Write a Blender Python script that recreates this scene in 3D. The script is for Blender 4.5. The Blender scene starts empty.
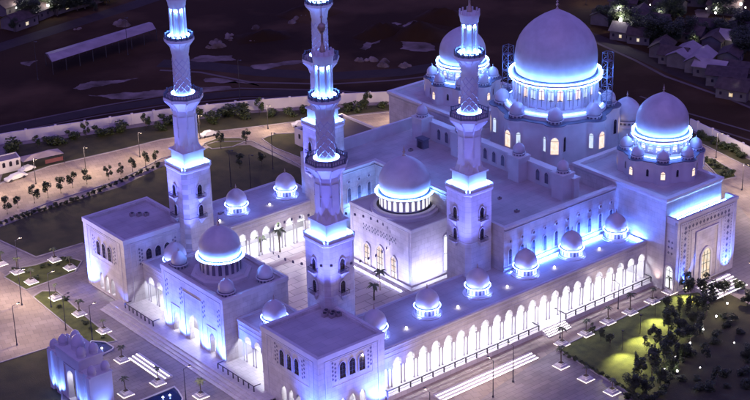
import bpy, math, random
from math import sin, cos, pi, radians, sqrt, atan2
from mathutils import Vector, Matrix
random.seed(7)
SC = bpy.context.scene
COL = SC.collection

# ------------------------------------------------------------------ camera (solved from the photograph)
CAM = Vector((-174.656, -231.418, 161.356))
FPX, PITCH, ROLL, YAW = 1658.28, 0.409998, -0.023301, 0.893268
FWD = Vector((cos(PITCH)*cos(YAW), cos(PITCH)*sin(YAW), -sin(PITCH)))
_r = FWD.cross(Vector((0, 0, 1))).normalized(); _u = _r.cross(FWD)
CR = _r*cos(ROLL) + _u*sin(ROLL); CU = _u*cos(ROLL) - _r*sin(ROLL)
cd = bpy.data.cameras.new('camera'); cam = bpy.data.objects.new('camera', cd); COL.objects.link(cam)
m3 = Matrix((CR, CU, -FWD)).transposed()
cam.matrix_world = Matrix.Translation(CAM) @ m3.to_4x4()
cd.sensor_width = 36; cd.lens = 36*FPX/750; cd.clip_end = 6000; cd.clip_start = 1
SC.camera = cam

def G(px, py, z=0.0):
    """survey point: where the ground (height z) lies under a point measured in the 750x400 photograph"""
    d = FWD*FPX + CR*(px-375) - CU*(py-200)
    t = (z-CAM.z)/d.z
    p = CAM + d*t
    return Vector((p.x, p.y, z))

# ------------------------------------------------------------------ materials
def nodemat(name):
    m = bpy.data.materials.new(name); m.use_nodes = True
    nt = m.node_tree; b = nt.nodes['Principled BSDF']
    return m, nt, b

def noisy(name, c1, c2, scale=0.5, rough=0.6, detail=6, bump=0.0, bscale=None, spec=0.5, metal=0.0, scale2=None, c3=None):
    m, nt, b = nodemat(name)
    geo = nt.nodes.new('ShaderNodeNewGeometry')
    n = nt.nodes.new('ShaderNodeTexNoise'); n.inputs['Scale'].default_value = scale; n.inputs['Detail'].default_value = detail
    nt.links.new(geo.outputs['Position'], n.inputs['Vector'])
    r = nt.nodes.new('ShaderNodeValToRGB')
    r.color_ramp.elements[0].position = .32; r.color_ramp.elements[1].position = .68
    r.color_ramp.elements[0].color = (*c1, 1); r.color_ramp.elements[1].color = (*c2, 1)
    nt.links.new(n.outputs['Fac'], r.inputs['Fac'])
    out = r.outputs['Color']
    if scale2:
        n2 = nt.nodes.new('ShaderNodeTexNoise'); n2.inputs['Scale'].default_value = scale2; n2.inputs['Detail'].default_value = 4
        nt.links.new(geo.outputs['Position'], n2.inputs['Vector'])
        r2 = nt.nodes.new('ShaderNodeValToRGB'); r2.color_ramp.elements[0].position = .5; r2.color_ramp.elements[1].position = .66
        nt.links.new(n2.outputs['Fac'], r2.inputs['Fac'])
        mx = nt.nodes.new('ShaderNodeMixRGB'); mx.inputs['Color2'].default_value = (*(c3 or c2), 1)
        nt.links.new(r2.outputs['Color'], mx.inputs['Fac']); nt.links.new(out, mx.inputs['Color1']); out = mx.outputs['Color']
    nt.links.new(out, b.inputs['Base Color'])
    b.inputs['Roughness'].default_value = rough; b.inputs['Metallic'].default_value = metal
    b.inputs['Specular IOR Level'].default_value = spec
    if bump:
        n3 = nt.nodes.new('ShaderNodeTexNoise'); n3.inputs['Scale'].default_value = bscale or scale*8
        nt.links.new(geo.outputs['Position'], n3.inputs['Vector'])
        bp = nt.nodes.new('ShaderNodeBump'); bp.inputs['Strength'].default_value = bump; bp.inputs['Distance'].default_value = .1
        nt.links.new(n3.outputs['Fac'], bp.inputs['Height']); nt.links.new(bp.outputs['Normal'], b.inputs['Normal'])
    return m

def slabbed(name, c1, c2, mortar, w, h, rough=.5, msize=.02, rot=0.0, bump=.15, var=.6, stain=None):
    """slabs / panels laid in a grid in world space (floors use x,y)"""
    m, nt, b = nodemat(name)
    geo = nt.nodes.new('ShaderNodeNewGeometry')
    mp = nt.nodes.new('ShaderNodeMapping'); mp.inputs['Rotation'].default_value = (0, 0, rot)
    nt.links.new(geo.outputs['Position'], mp.inputs['Vector'])
    br = nt.nodes.new('ShaderNodeTexBrick')
    br.inputs['Color1'].default_value = (*c1, 1); br.inputs['Color2'].default_value = (*c2, 1); br.inputs['Mortar'].default_value = (*mortar, 1)
    br.inputs['Scale'].default_value = 1; br.inputs['Mortar Size'].default_value = msize
    br.inputs['Brick Width'].default_value = w; br.inputs['Row Height'].default_value = h
    nt.links.new(mp.outputs['Vector'], br.inputs['Vector'])
    n = nt.nodes.new('ShaderNodeTexNoise'); n.inputs['Scale'].default_value = .12; n.inputs['Detail'].default_value = 8
    nt.links.new(geo.outputs['Position'], n.inputs['Vector'])
    mx = nt.nodes.new('ShaderNodeMixRGB'); mx.blend_type = 'MULTIPLY'; mx.inputs['Fac'].default_value = var
    rr = nt.nodes.new('ShaderNodeValToRGB'); rr.color_ramp.elements[0].position = .3; rr.color_ramp.elements[1].position = .7
    rr.color_ramp.elements[0].color = (.55, .53, .52, 1); rr.color_ramp.elements[1].color = (1, 1, 1, 1)
    nt.links.new(n.outputs['Fac'], rr.inputs['Fac'])
    nt.links.new(br.outputs['Color'], mx.inputs['Color1']); nt.links.new(rr.outputs['Color'], mx.inputs['Color2'])
    nt.links.new(mx.outputs['Color'], b.inputs['Base Color'])
    b.inputs['Roughness'].default_value = rough
    if bump:
        bp = nt.nodes.new('ShaderNodeBump'); bp.inputs['Strength'].default_value = bump; bp.inputs['Distance'].default_value = .03
        nt.links.new(br.outputs['Fac'], bp.inputs['Height']); bp.invert = True
        nt.links.new(bp.outputs['Normal'], b.inputs['Normal'])
    return m

def clad(name, c1, c2, joint, rough=.42):
    """wall cladding: panel joints every 1.2 m in height and 1.6 m along the wall, mild tone variation"""
    m, nt, b = nodemat(name)
    geo = nt.nodes.new('ShaderNodeNewGeometry')
    sx = nt.nodes.new('ShaderNodeSeparateXYZ'); nt.links.new(geo.outputs['Position'], sx.inputs[0])
    ad = nt.nodes.new('ShaderNodeMath'); ad.operation = 'ADD'
    nt.links.new(sx.outputs['X'], ad.inputs[0]); nt.links.new(sx.outputs['Y'], ad.inputs[1])
    cb = nt.nodes.new('ShaderNodeCombineXYZ'); nt.links.new(ad.outputs[0], cb.inputs[0]); nt.links.new(sx.outputs['Z'], cb.inputs[1])
    br = nt.nodes.new('ShaderNodeTexBrick'); br.inputs['Scale'].default_value = 1
    br.inputs['Color1'].default_value = (*c1, 1); br.inputs['Color2'].default_value = (*c2, 1); br.inputs['Mortar'].default_value = (*joint, 1)
    br.inputs['Mortar Size'].default_value = .03; br.inputs['Brick Width'].default_value = 1.7; br.inputs['Row Height'].default_value = 1.15
    nt.links.new(cb.outputs[0], br.inputs['Vector'])
    n = nt.nodes.new('ShaderNodeTexNoise'); n.inputs['Scale'].default_value = .35; n.inputs['Detail'].default_value = 8
    nt.links.new(geo.outputs['Position'], n.inputs['Vector'])
    rr = nt.nodes.new('ShaderNodeValToRGB'); rr.color_ramp.elements[0].position = .3; rr.color_ramp.elements[1].position = .65
    rr.color_ramp.elements[0].color = (.70, .67, .66, 1); rr.color_ramp.elements[1].color = (1, 1, 1, 1)
    nt.links.new(n.outputs['Fac'], rr.inputs['Fac'])
    mx = nt.nodes.new('ShaderNodeMixRGB'); mx.blend_type = 'MULTIPLY'; mx.inputs['Fac'].default_value = 1
    nt.links.new(br.outputs['Color'], mx.inputs['Color1']); nt.links.new(rr.outputs['Color'], mx.inputs['Color2'])
    nt.links.new(mx.outputs['Color'], b.inputs['Base Color'])
    b.inputs['Roughness'].default_value = rough
    return m

def emis(name, col, s, sampling=True):
    m, nt, b = nodemat(name)
    b.inputs['Base Color'].default_value = (.5, .5, .5, 1)
    b.inputs['Emission Color'].default_value = (*col, 1); b.inputs['Emission Strength'].default_value = s
    return m

def litglass(name, c1, c2, s, scale=1.2):
    """a lit window: uneven glow of the room behind"""
    m, nt, b = nodemat(name)
    geo = nt.nodes.new('ShaderNodeNewGeometry')
    n = nt.nodes.new('ShaderNodeTexNoise'); n.inputs['Scale'].default_value = scale; n.inputs['Detail'].default_value = 2
    nt.links.new(geo.outputs['Position'], n.inputs['Vector'])
    r = nt.nodes.new('ShaderNodeValToRGB'); r.color_ramp.elements[0].position = .3; r.color_ramp.elements[1].position = .7
    r.color_ramp.elements[0].color = (*c1, 1); r.color_ramp.elements[1].color = (*c2, 1)
    nt.links.new(n.outputs['Fac'], r.inputs['Fac']); nt.links.new(r.outputs['Color'], b.inputs['Emission Color'])
    b.inputs['Emission Strength'].default_value = s; b.inputs['Base Color'].default_value = (.1, .1, .1, 1); b.inputs['Roughness'].default_value = .15
    return m

M = {}
M['marble'] = clad('white_marble_cladding', (.62, .59, .57), (.56, .53, .52), (.42, .40, .39))
M['smooth'] = noisy('white_render', (.50, .48, .49), (.60, .58, .58), .3, .5, 8)
M['roof'] = slabbed('roof_membrane', (.52, .49, .50), (.46, .44, .46), (.34, .32, .34), 4.0, 2.0, .75, .03, 0, .1, .8)
M['dome'] = noisy('dome_mosaic', (.41, .39, .42), (.50, .48, .51), .5, .42, 8, .06, 6)
M['corn'] = noisy('pale_stone_trim', (.52, .50, .50), (.60, .58, .58), .4, .5)
M['lattice'] = noisy('lattice_stone', (.40, .38, .46), (.50, .47, .55), .4, .5)
M['dark'] = noisy('dark_metal', (.03, .03, .04), (.06, .055, .07), .8, .45, 4, 0, None, .5, .3)
M['collar'] = noisy('dark_collar', (.07, .08, .12), (.11, .12, .17), .8, .5)
M['bronze'] = noisy('bronze_finial', (.35, .27, .22), (.46, .36, .28), 1.5, .35, 3, 0, None, .5, .7)
M['glassd'] = noisy('dark_glass', (.015, .013, .02), (.04, .03, .045), .6, .12, 3)
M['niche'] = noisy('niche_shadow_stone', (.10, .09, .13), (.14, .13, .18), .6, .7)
M['glassw'] = litglass('warm_lit_glass', (1.0, .62, .42), (1.0, .90, .80), 1.15)
M['glassn'] = litglass('white_lit_glass', (.85, .88, 1.0), (1.0, .98, .95), 1.2)
M['glassy'] = litglass('yellow_lit_glass', (.9, .62, .30), (1.0, .92, .75), .85, .9)
M['glassc'] = litglass('cool_lit_glass', (.45, .62, 1.0), (.80, .88, 1.0), 1.0, .8)
M['ledc'] = emis('led_cyan', (.12, .28, 1.0), 170)
M['ledd'] = emis('led_dome', (.15, .25, 1.0), 45)
M['pavfill'] = emis('pavilion_fill_strip', (.62, .64, 1.0), 80)  # for the fill strips added before the pavilion walls
M['drumfill'] = emis('drum_foot_fill', (.12, .22, 1.0), 60)  # for the ring added at the foot of the big drums
M['ledr'] = emis('led_ring', (.13, .32, 1.0), 210)
M['ledb'] = emis('led_blue', (.06, .17, 1.0), 1100)
M['ledw'] = emis('led_white', (.84, .87, 1.0), 170)
M['lede'] = emis('led_edge', (1.0, .86, .78), 2.2)
M['leds'] = emis('led_step', (1.0, .92, .92), 3)
M['bulb'] = emis('lamp_bulb', (1.0, .95, .92), 14)
M['bulbw'] = emis('warm_lamp_bulb', (1.0, .78, .5), 12)
M['pave'] = slabbed('beige_paving', (.40, .325, .27), (.31, .25, .21), (.18, .15, .13), 1.8, 1.8, .75, .03, .3, .1, .85)
M['plaza'] = slabbed('grey_plaza_paving', (.30, .255, .245), (.235, .20, .20), (.13, .11, .11), 2.4, 1.2, .6, .035, 0, .1, .85)
M['court'] = slabbed('court_marble', (.56, .50, .49), (.44, .38, .38), (.24, .20, .21), 4.8, 2.4, .4, .10, 0, .05, .4)
M['podium'] = slabbed('podium_marble', (.58, .54, .54), (.50, .47, .47), (.34, .32, .32), 1.4, 1.4, .4, .03, 0, .05, .4)
M['field'] = noisy('bare_dark_soil', (.022, .010, .001), (.042, .020, .004), .02, .95, 10, .4, .6, .2, 0, .03, (.075, .042, .016))
M['asph'] = noisy('asphalt', (.018, .009, .003), (.030, .017, .008), .3, .85, 8)
M['dust'] = noisy('pale_dusty_track', (.08, .06, .05), (.14, .11, .09), .08, .95, 8)
M['sand'] = noisy('pale_earth', (.045, .028, .012), (.24, .19, .155), .16, .95, 9)
M['lawn'] = noisy('dark_lawn', (.030, .032, .012), (.065, .060, .022), .25, .95, 9, .5, 4)
M['lawng'] = noisy('green_lawn', (.040, .050, .010), (.095, .110, .024), .5, .95, 9, .6, 5)
M['leaf'] = noisy('leaf', (.030, .050, .014), (.070, .085, .024), .6, .6, 4)
M['leafd'] = noisy('leaf_dark', (.018, .030, .012), (.045, .058, .020), .6, .6, 4)
M['leafp'] = noisy('palm_leaf', (.05, .07, .03), (.11, .13, .06), .6, .55, 4)
M['bark'] = noisy('bark', (.06, .045, .035), (.13, .10, .075), 2.0, .9, 4)
M['soil'] = noisy('bed_soil', (.04, .03, .02), (.07, .05, .035), 1.0, .95)
M['conc'] = noisy('concrete', (.28, .26, .26), (.38, .35, .35), .4, .8, 8)
M['wallw'] = noisy('white_wall_paint', (.52, .48, .47), (.66, .61, .60), .12, .75, 9)
M['tile'] = noisy('roof_tile', (.035, .022, .018), (.07, .045, .038), .8, .8, 5)
M['metalr'] = noisy('grey_sheet_roof', (.22, .18, .18), (.34, .28, .28), .25, .55, 6, .2, 2)
M['house'] = noisy('house_plaster', (.09, .075, .07), (.14, .12, .11), .4, .8)
M['annexr'] = noisy('dark_flat_roof', (.07, .055, .065), (.11, .09, .10), .15, .85, 8)
M['carp'] = noisy('white_car_paint', (.6, .6, .6), (.66, .66, .66), .5, .25)
M['red'] = noisy('red_cloth', (.10, .025, .03), (.13, .04, .045), .5, .8)
M['scaff'] = noisy('scaffold_steel', (.12, .12, .18), (.18, .18, .25), .8, .5, 3, 0, None, .5, .5)
def watermat():
    m, nt, b = nodemat('pool_water')
    b.inputs['Base Color'].default_value = (.01, .02, .07, 1); b.inputs['Roughness'].default_value = .06
    geo = nt.nodes.new('ShaderNodeNewGeometry')
    n = nt.nodes.new('ShaderNodeTexNoise'); n.inputs['Scale'].default_value = 1.6
    nt.links.new(geo.outputs['Position'], n.inputs['Vector'])
    bp = nt.nodes.new('ShaderNodeBump'); bp.inputs['Strength'].default_value = .15
    nt.links.new(n.outputs['Fac'], bp.inputs['Height']); nt.links.new(bp.outputs['Normal'], b.inputs['Normal'])
    return m
M['water'] = watermat()

# ------------------------------------------------------------------ mesh builder
class MB:
    def __init__(s): s.v = []; s.f = []; s.mi = []; s.mats = []; s.cur = 0; s.T = None
    def mat(s, key):
        m = M[key]
        if m not in s.mats: s.mats.append(m)
        s.cur = s.mats.index(m); return s
    def add(s, vs, fs):
        o = len(s.v)
        for p in vs:
            p = Vector(p)
            if s.T is not None: p = s.T @ p
            s.v.append(p)
        for f in fs: s.f.append([i+o for i in f]); s.mi.append(s.cur)
        return s
    def poly(s, vs): return s.add(vs, [list(range(len(vs)))])
    def box(s, x0, x1, y0, y1, z0, z1):
        v = [(x, y, z) for z in (z0, z1) for x, y in ((x0, y0), (x1, y0), (x1, y1), (x0, y1))]
        return s.add(v, [(3, 2, 1, 0), (4, 5, 6, 7), (0, 1, 5, 4), (1, 2, 6, 5), (2, 3, 7, 6), (3, 0, 4, 7)])
    def prism(s, pts, z0, z1, bottom=False, top=True):
        n = len(pts); v = [(p[0], p[1], z0) for p in pts]+[(p[0], p[1], z1) for p in pts]
        f = [(i, (i+1) % n, n+(i+1) % n, n+i) for i in range(n)]
        if top: f.append(list(range(n, 2*n)))
        if bottom: f.append(list(range(n-1, -1, -1)))
        return s.add(v, f)
    def frust(s, pts0, z0, pts1, z1, top=False, bottom=False):
        n = len(pts0); v = [(p[0], p[1], z0) for p in pts0]+[(p[0], p[1], z1) for p in pts1]
        f = [(i, (i+1) % n, n+(i+1) % n, n+i) for i in range(n)]
        if top: f.append(list(range(n, 2*n)))
        if bottom: f.append(list(range(n-1, -1, -1)))
        return s.add(v, f)
    def lathe(s, prof, n=24, c=(0, 0), a0=0.0):
        v = []; f = []
        for r, z in prof:
            for i in range(n):
                a = a0+2*pi*i/n; v.append((c[0]+r*cos(a), c[1]+r*sin(a), z))
        for k in range(len(prof)-1):
            for i in range(n):
                j = (i+1) % n; f.append((k*n+i, k*n+j, (k+1)*n+j, (k+1)*n+i))
        return s.add(v, f)
    def tube(s, pts, r, n=6, r2=None):
        pts = [Vector(p) for p in pts]; v = []; f = []
        for k, p in enumerate(pts):
            d = (pts[min(k+1, len(pts)-1)]-pts[max(k-1, 0)]).normalized()
            a = d.cross(Vector((0, 0, 1)))
            if a.length < 1e-3: a = Vector((1, 0, 0))
            a.normalize(); b = d.cross(a)
            rr = r if r2 is None else r+(r2-r)*k/(len(pts)-1)
            for i in range(n):
                t = 2*pi*i/n; v.append(p+a*rr*cos(t)+b*rr*sin(t))
        for k in range(len(pts)-1):
            for i in range(n):
                j = (i+1) % n; f.append((k*n+i, (k+1)*n+i, (k+1)*n+j, k*n+j))
        f.append(list(range(n))); f.append([len(pts)*n-1-i for i in range(n)])
        return s.add(v, f)
    def torus(s, R, r, z, n=32, k=6, c=(0, 0)):
        prof = [(R+r*cos(2*pi*i/k), z+r*sin(2*pi*i/k)) for i in range(k+1)]
        return s.lathe(prof, n, c)
    def mesh(s, name, sharp=38):
        me = bpy.data.meshes.new(name)
        me.from_pydata([tuple(p) for p in s.v], [], s.f)
        for m in s.mats: me.materials.append(m)
        me.polygons.foreach_set('material_index', s.mi)
        if sharp:
            me.polygons.foreach_set('use_smooth', [True]*len(me.polygons))
            me.set_sharp_from_angle(angle=radians(sharp))
        me.update(); return me

def merged(*mbs):
    o = MB()
    for b in mbs:
        off = len(o.v); o.v += b.v
        for f, k in zip(b.f, b.mi):
            m = b.mats[k]
            if m not in o.mats: o.mats.append(m)
            o.f.append([i+off for i in f]); o.mi.append(o.mats.index(m))
    return o
W = {}
def link(name, data, parent=None, loc=(0, 0, 0), rz=0.0, sc=None, local=False):
    o = bpy.data.objects.new(name, data); COL.objects.link(o)
    loc = Vector(loc)
    if parent is not None:
        o.parent = parent
        o.location = loc if local else loc-W[parent.name]
    else: o.location = loc
    W[o.name] = loc
    o.rotation_euler = (0, 0, rz)
    if sc: o.scale = sc if hasattr(sc, '__len__') else (sc, sc, sc)
    return o
def part(name, mb, parent, label=None, sharp=38):
    o = link(name, mb.mesh(name, sharp), parent)
    if label: o['label'] = label
    return o
def tag(o, label, cat, group=None, kind=None):
    o['label'] = label; o['category'] = cat
    if group: o['group'] = group
    if kind: o['kind'] = kind
    return o
def thing(name, label, cat, loc=(0, 0, 0), group=None, rz=0.0):
    o = bpy.data.objects.new(name, None); COL.objects.link(o); o.location = loc; o.rotation_euler = (0, 0, rz)
    o.empty_display_size = .5
    W[o.name] = Vector(loc); return tag(o, label, cat, group)
def single(name, mb, label, cat, group=None, sharp=38, loc=(0, 0, 0)):
    return tag(link(name, mb.mesh(name, sharp), None, loc), label, cat, group)
def struct(name, mb, sharp=0):
    o = link(name, mb.mesh(name, sharp)); o['kind'] = 'structure'; return o
def light(name, typ, loc, energy, col, target=None, size=.3, angle=60, blend=.6):
    l = bpy.data.lights.new(name, typ); l.energy = energy; l.color = col
    if typ == 'SPOT': l.spot_size = radians(angle); l.spot_blend = blend; l.shadow_soft_size = size
    if typ == 'POINT': l.shadow_soft_size = size
    o = bpy.data.objects.new(name, l); COL.objects.link(o); o.location = loc
    if target is not None: o.rotation_euler = (Vector(target)-Vector(loc)).to_track_quat('-Z', 'Y').to_euler()
    return o

# ------------------------------------------------------------------ wall with real openings
def face(origin, sdir, inward):
    o = Vector(origin); s_ = Vector((*sdir, 0)); d_ = Vector((*inward, 0))
    return lambda s, d, z: o + s_*s + d_*d + Vector((0, 0, z))
def arch_pts(sc, hw, spring, rise, n=12, key=0.0):
    out = []
    for i in range(n+1):
        t = pi - pi*i/n; u = cos(t)
        f = .82*sqrt(max(0, 1-u*u)) + .18*(1-abs(u))
        w = hw*(1+key*sin(min(1, (1-abs(u))*3)*pi)) if key else hw
        out.append((sc+u*hw*(1 if not key else 1), spring+rise*f))
    return out
def holewall(mb, F, s0, s1, z0, z1, t, ops):
    """ops: list of (centre, half width, sill, spring, rise)"""
    flip = (F(1, 0, 0)-F(0, 0, 0)).cross(Vector((0, 0, 1))).dot(F(0, 1, 0)-F(0, 0, 0)) > 0
    def q(a):
        if flip: a = a[::-1]
        mb.poly(a)
    def rect(a, b, c, d):
        if b-a < 1e-4 or d-c < 1e-4: return
        q([F(a, 0, c), F(b, 0, c), F(b, 0, d), F(a, 0, d)])
        q([F(b, t, c), F(a, t, c), F(a, t, d), F(b, t, d)])
    cur = s0
    for sc, hw, sill, spring, rise in sorted(ops):
        rect(cur, sc-hw, z0, z1); cur = sc+hw
        rect(sc-hw, sc+hw, z0, sill)
        pts = arch_pts(sc, hw, spring, rise)
        for (a, za), (b, zb) in zip(pts[:-1], pts[1:]):
            q([F(a, 0, za), F(b, 0, zb), F(b, 0, z1), F(a, 0, z1)])
            q([F(b, t, zb), F(a, t, za), F(a, t, z1), F(b, t, z1)])
            q([F(a, 0, za), F(a, t, za), F(b, t, zb), F(b, 0, zb)])
        q([F(sc-hw, 0, sill), F(sc-hw, t, sill), F(sc-hw, t, spring), F(sc-hw, 0, spring)])
        q([F(sc+hw, t, sill), F(sc+hw, 0, sill), F(sc+hw, 0, spring), F(sc+hw, t, spring)])
        q([F(sc-hw, t, sill), F(sc-hw, 0, sill), F(sc+hw, 0, sill), F(sc+hw, t, sill)])
    rect(cur, s1, z0, z1)
    q([F(s0, 0, z1), F(s1, 0, z1), F(s1, t, z1), F(s0, t, z1)])
    q([F(s0, t, z0), F(s0, 0, z0), F(s0, 0, z1), F(s0, t, z1)])
    q([F(s1, 0, z0), F(s1, t, z0), F(s1, t, z1), F(s1, 0, z1)])

# ------------------------------------------------------------------ windows (local: width on x, outward -y, sill at z=0)
def window_data(w, h, rise, pane, fr=.16, proud=.2, mull=1, rows=2, frame='corn'):
    hw = w/2; sp = h-rise
    outl = [(-hw, 0)]+[(u, z) for u, z in arch_pts(0, hw, sp, rise, 10)]+[(hw, 0)]
    k = (hw+fr)/hw
    outo = [(-hw-fr, -fr)]+[(u*k, sp+(z-sp)*(1+fr/rise)) for u, z in arch_pts(0, hw, sp, rise, 10)]+[(hw+fr, -fr)]
    mb = MB().mat(frame); n = len(outl)
    vi = [(x, -proud, z) for x, z in outl]; vo = [(x, -proud, z) for x, z in outo]
    vb = [(x, 0, z) for x, z in outl]; vob = [(x, 0, z) for x, z in outo]
    fs = []
    for i in range(n-1):
        fs += [(i, n+i, n+i+1, i+1)[::-1], (i, i+1, 2*n+i+1, 2*n+i)[::-1], (n+i, 3*n+i, 3*n+i+1, n+i+1)[::-1]]
    fs += [(0, n-1, 2*n-1, n)[::-1], (n, 2*n-1, 4*n-1, 3*n)[::-1]]
    mb.add(vi+vo+vb+vob, fs)
    mb.mat('dark')
    for i in range(1, mull+1):
        x = -hw+w*i/(mull+1); mb.box(x-.05, x+.05, -.11, -.045, 0, sp+rise*.5)
    for i in range(1, rows+1):
        z = sp*i/rows; mb.box(-hw, hw, -.10, -.045, z-.045, z+.045)
    p = MB().mat(pane); p.poly([(x, -.04, z) for x, z in [(-hw, 0), (hw, 0)]+[(u, z) for u, z in arch_pts(0, hw, sp, rise, 10)][::-1]])
    return mb.mesh('window', 30), p.mesh('pane', 0), merged(mb, p).mesh('window', 30)
def put_window(data, parent, loc, rz, name='window', one=False):
    if one: return link(name, data[2], parent, loc, rz)
    o = link(name, data[0], parent, loc, rz)
    link('pane', data[1], o, (0, 0, 0), 0, None, True); return o
RZ = {'-y': 0.0, '-x': -pi/2, '+y': pi, '+x': pi/2}
WD = dict(
    blk=window_data(1.45, 3.4, .9, 'glassd', .12, .2, 1, 3),
    pav=window_data(1.9, 5.2, 1.1, 'glassy', .28, .3, 1, 3), pavc=window_data(2.3, 6.1, 1.3, 'glassy', .3, .3, 2, 3),
    tier=window_data(1.8, 4.1, 1.0, 'glassw', .22, .22, 0, 1), tiern=window_data(.95, 3.6, .5, 'glassc', .14, .18, 0, 1),
    tierd=window_data(.95, 3.6, .5, 'glassd', .14, .18, 0, 1),
    side=window_data(.95, 1.9, .6, 'glassw', .15, .15, 0, 1), siden=window_data(.6, 1.7, .4, 'glassd', .12, .15, 0, 1),
    hall=window_data(.95, 3.5, .5, 'niche', .2, .2, 0, 2), low=window_data(1.2, 2.7, .7, 'niche', .2, .2, 0, 1),
    min=window_data(1.15, 2.8, .8, 'glassd', .18, .25, 1, 2), door=window_data(3.0, 7.6, 1.7, 'glassy', .45, .35, 2, 3),
    far=window_data(.7, 1.0, .1, 'glassd', .06, .05, 0, 1, 'house'), annex=window_data(.8, 1.4, .3, 'glassd', .1, .1, 0, 1), gate=window_data(2.0, 5.2, 1.2, 'glassn', .35, .3, 1, 2))
def vent_data():
    mb = MB().mat('corn'); n = 10
    mb.T = Matrix.Rotation(pi/2, 4, 'X')
    mb.lathe([(.30, 0.05), (.32, .22), (.52, .22), (.55, 0)], n)
    mb.mat('niche').poly([(.31*cos(2*pi*i/n), .31*sin(2*pi*i/n), .06) for i in range(n)])
    return mb.mesh('round_vent', 30)
VENT = vent_data()

# ------------------------------------------------------------------ domes
def bulb(R, H, z0, neck=.90):
    """pointed onion dome: slight swell above the neck, then a long curve to an ogee tip"""
    key = [(0, neck), (.06, neck+(1-neck)*.55), (.14, neck+(1-neck)*.9), (.24, 1.0), (.34, .985), (.44, .955), (.54, .895), (.63, .81), (.71, .705), (.78, .59), (.84, .465), (.89, .345), (.93, .23), (.965, .12), (1.0, .02)]
    return [(R*r, z0+H*t) for t, r in key]
def finial(h, r, z0):
    mb = MB().mat('bronze')
    mb.lathe([(r*1.5, z0-.1*h), (r*.7, z0+.06*h), (r*.35, z0+.18*h), (r*1.0, z0+.28*h), (r*1.0, z0+.34*h), (r*.3, z0+.44*h), (r*.75, z0+.54*h), (r*.3, z0+.64*h), (r*.5, z0+.72*h), (r*.15, z0+.80*h), (.02, z0+h)], 10)
    return mb
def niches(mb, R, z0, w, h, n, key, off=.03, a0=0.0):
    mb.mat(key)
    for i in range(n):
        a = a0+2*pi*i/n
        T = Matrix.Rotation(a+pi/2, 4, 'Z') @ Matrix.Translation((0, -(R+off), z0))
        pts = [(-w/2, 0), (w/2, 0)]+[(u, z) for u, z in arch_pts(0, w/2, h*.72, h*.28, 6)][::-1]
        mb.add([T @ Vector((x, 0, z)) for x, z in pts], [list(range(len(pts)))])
def dome_set(R, H, drum_h, n_niche, nkey, led='ledd', ledr=.05, seg=32, plinth=True, fin=.28, collar=True):
    d = {}; cw = 1.06 if plinth else 1.15
    if plinth:
        mb = MB().mat('corn'); mb.lathe([(R*1.28, -.02), (R*1.28, .22), (R*1.16, .26), (R*1.16, .42), (R*1.0, .46), (R*.97, .5)], seg)
    else: mb = MB()
    mb.mat('smooth').lathe([(R*.97, 0), (R*.97, drum_h), (R*cw, drum_h+.02), (R*cw, drum_h+.18), (.1, drum_h+.2)], seg)
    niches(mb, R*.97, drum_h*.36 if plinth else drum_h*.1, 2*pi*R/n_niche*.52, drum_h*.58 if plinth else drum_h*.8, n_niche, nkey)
    dr = mb; d['drum'] = mb.mesh('drum')
    mb = MB().mat('dome'); mb.lathe(bulb(R, H, drum_h+.19), seg)
    if collar: mb.mat('collar').lathe([(R*1.0, drum_h+.18), (R*1.0, drum_h+.26), (R*.90, drum_h+.28)], seg)
    d['dome'] = mb.mesh('dome')
    fi = finial(H*fin, R*.055+.05, drum_h+.15+H); d['finial'] = fi.mesh('finial'); d['all'] = merged(mb, dr, fi).mesh('small_dome')
    mb = MB().mat(led); mb.torus(R*1.11, ledr, drum_h+.24, 24, 5)
    d['led_ring'] = mb.mesh('led_ring')
    return d
def put_dome(d, parent, loc, name='roof_dome', led=True, sc=None):
    if name == 'small_dome': return link(name, d['all'], parent, loc, 0, sc)
    o = link(name, d['dome'], parent, loc, 0, sc)
    for k in ('drum', 'finial', 'led_ring'):
        if k == 'led_ring' and not led: continue
        link(k, d[k], o, (0, 0, 0), 0, None, True)
    return o
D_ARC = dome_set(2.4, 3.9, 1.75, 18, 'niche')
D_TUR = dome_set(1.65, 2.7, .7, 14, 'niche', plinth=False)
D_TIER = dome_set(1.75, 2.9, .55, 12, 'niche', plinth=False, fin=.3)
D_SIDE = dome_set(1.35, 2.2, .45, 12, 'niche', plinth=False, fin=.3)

# ------------------------------------------------------------------ pattern panels (small lozenge holes, one mesh)
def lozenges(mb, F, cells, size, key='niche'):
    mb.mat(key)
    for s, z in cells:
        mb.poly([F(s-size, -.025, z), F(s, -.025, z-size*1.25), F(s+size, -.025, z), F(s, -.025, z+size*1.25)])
def frame_line(mb, F, s0, s1, z0, z1, w=.14, p=.07, key='corn'):
    mb.mat(key)
    for a, b, c, d in ((s0, s1, z1-w, z1), (s0, s1, z0, z0+w), (s0, s0+w, z0+w, z1-w), (s1-w, s1, z0+w, z1-w)):
        v = [F(x, dd, z) for dd in (-p, .0) for x, z in ((a, c), (b, c), (b, d), (a, d))]
        mb.add(v, [(0, 1, 2, 3), (0, 4, 5, 1), (1, 5, 6, 2), (2, 6, 7, 3), (3, 7, 4, 0)])
def roof_slab(mb, x0, x1, y0, y1, zr, zt, pw=.55, key='roof'):
    mb.mat('corn')
    mb.box(x0, x1, y0, y0+pw, zr-.3, zt); mb.box(x0, x1, y1-pw, y1, zr-.3, zt)
    mb.box(x0, x0+pw, y0+pw, y1-pw, zr-.3, zt); mb.box(x1-pw, x1, y0+pw, y1-pw, zr-.3, zt)
    mb.mat(key).poly([(x0+pw, y0+pw, zr), (x1-pw, y0+pw, zr), (x1-pw, y1-pw, zr), (x0+pw, y1-pw, zr)])
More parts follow.
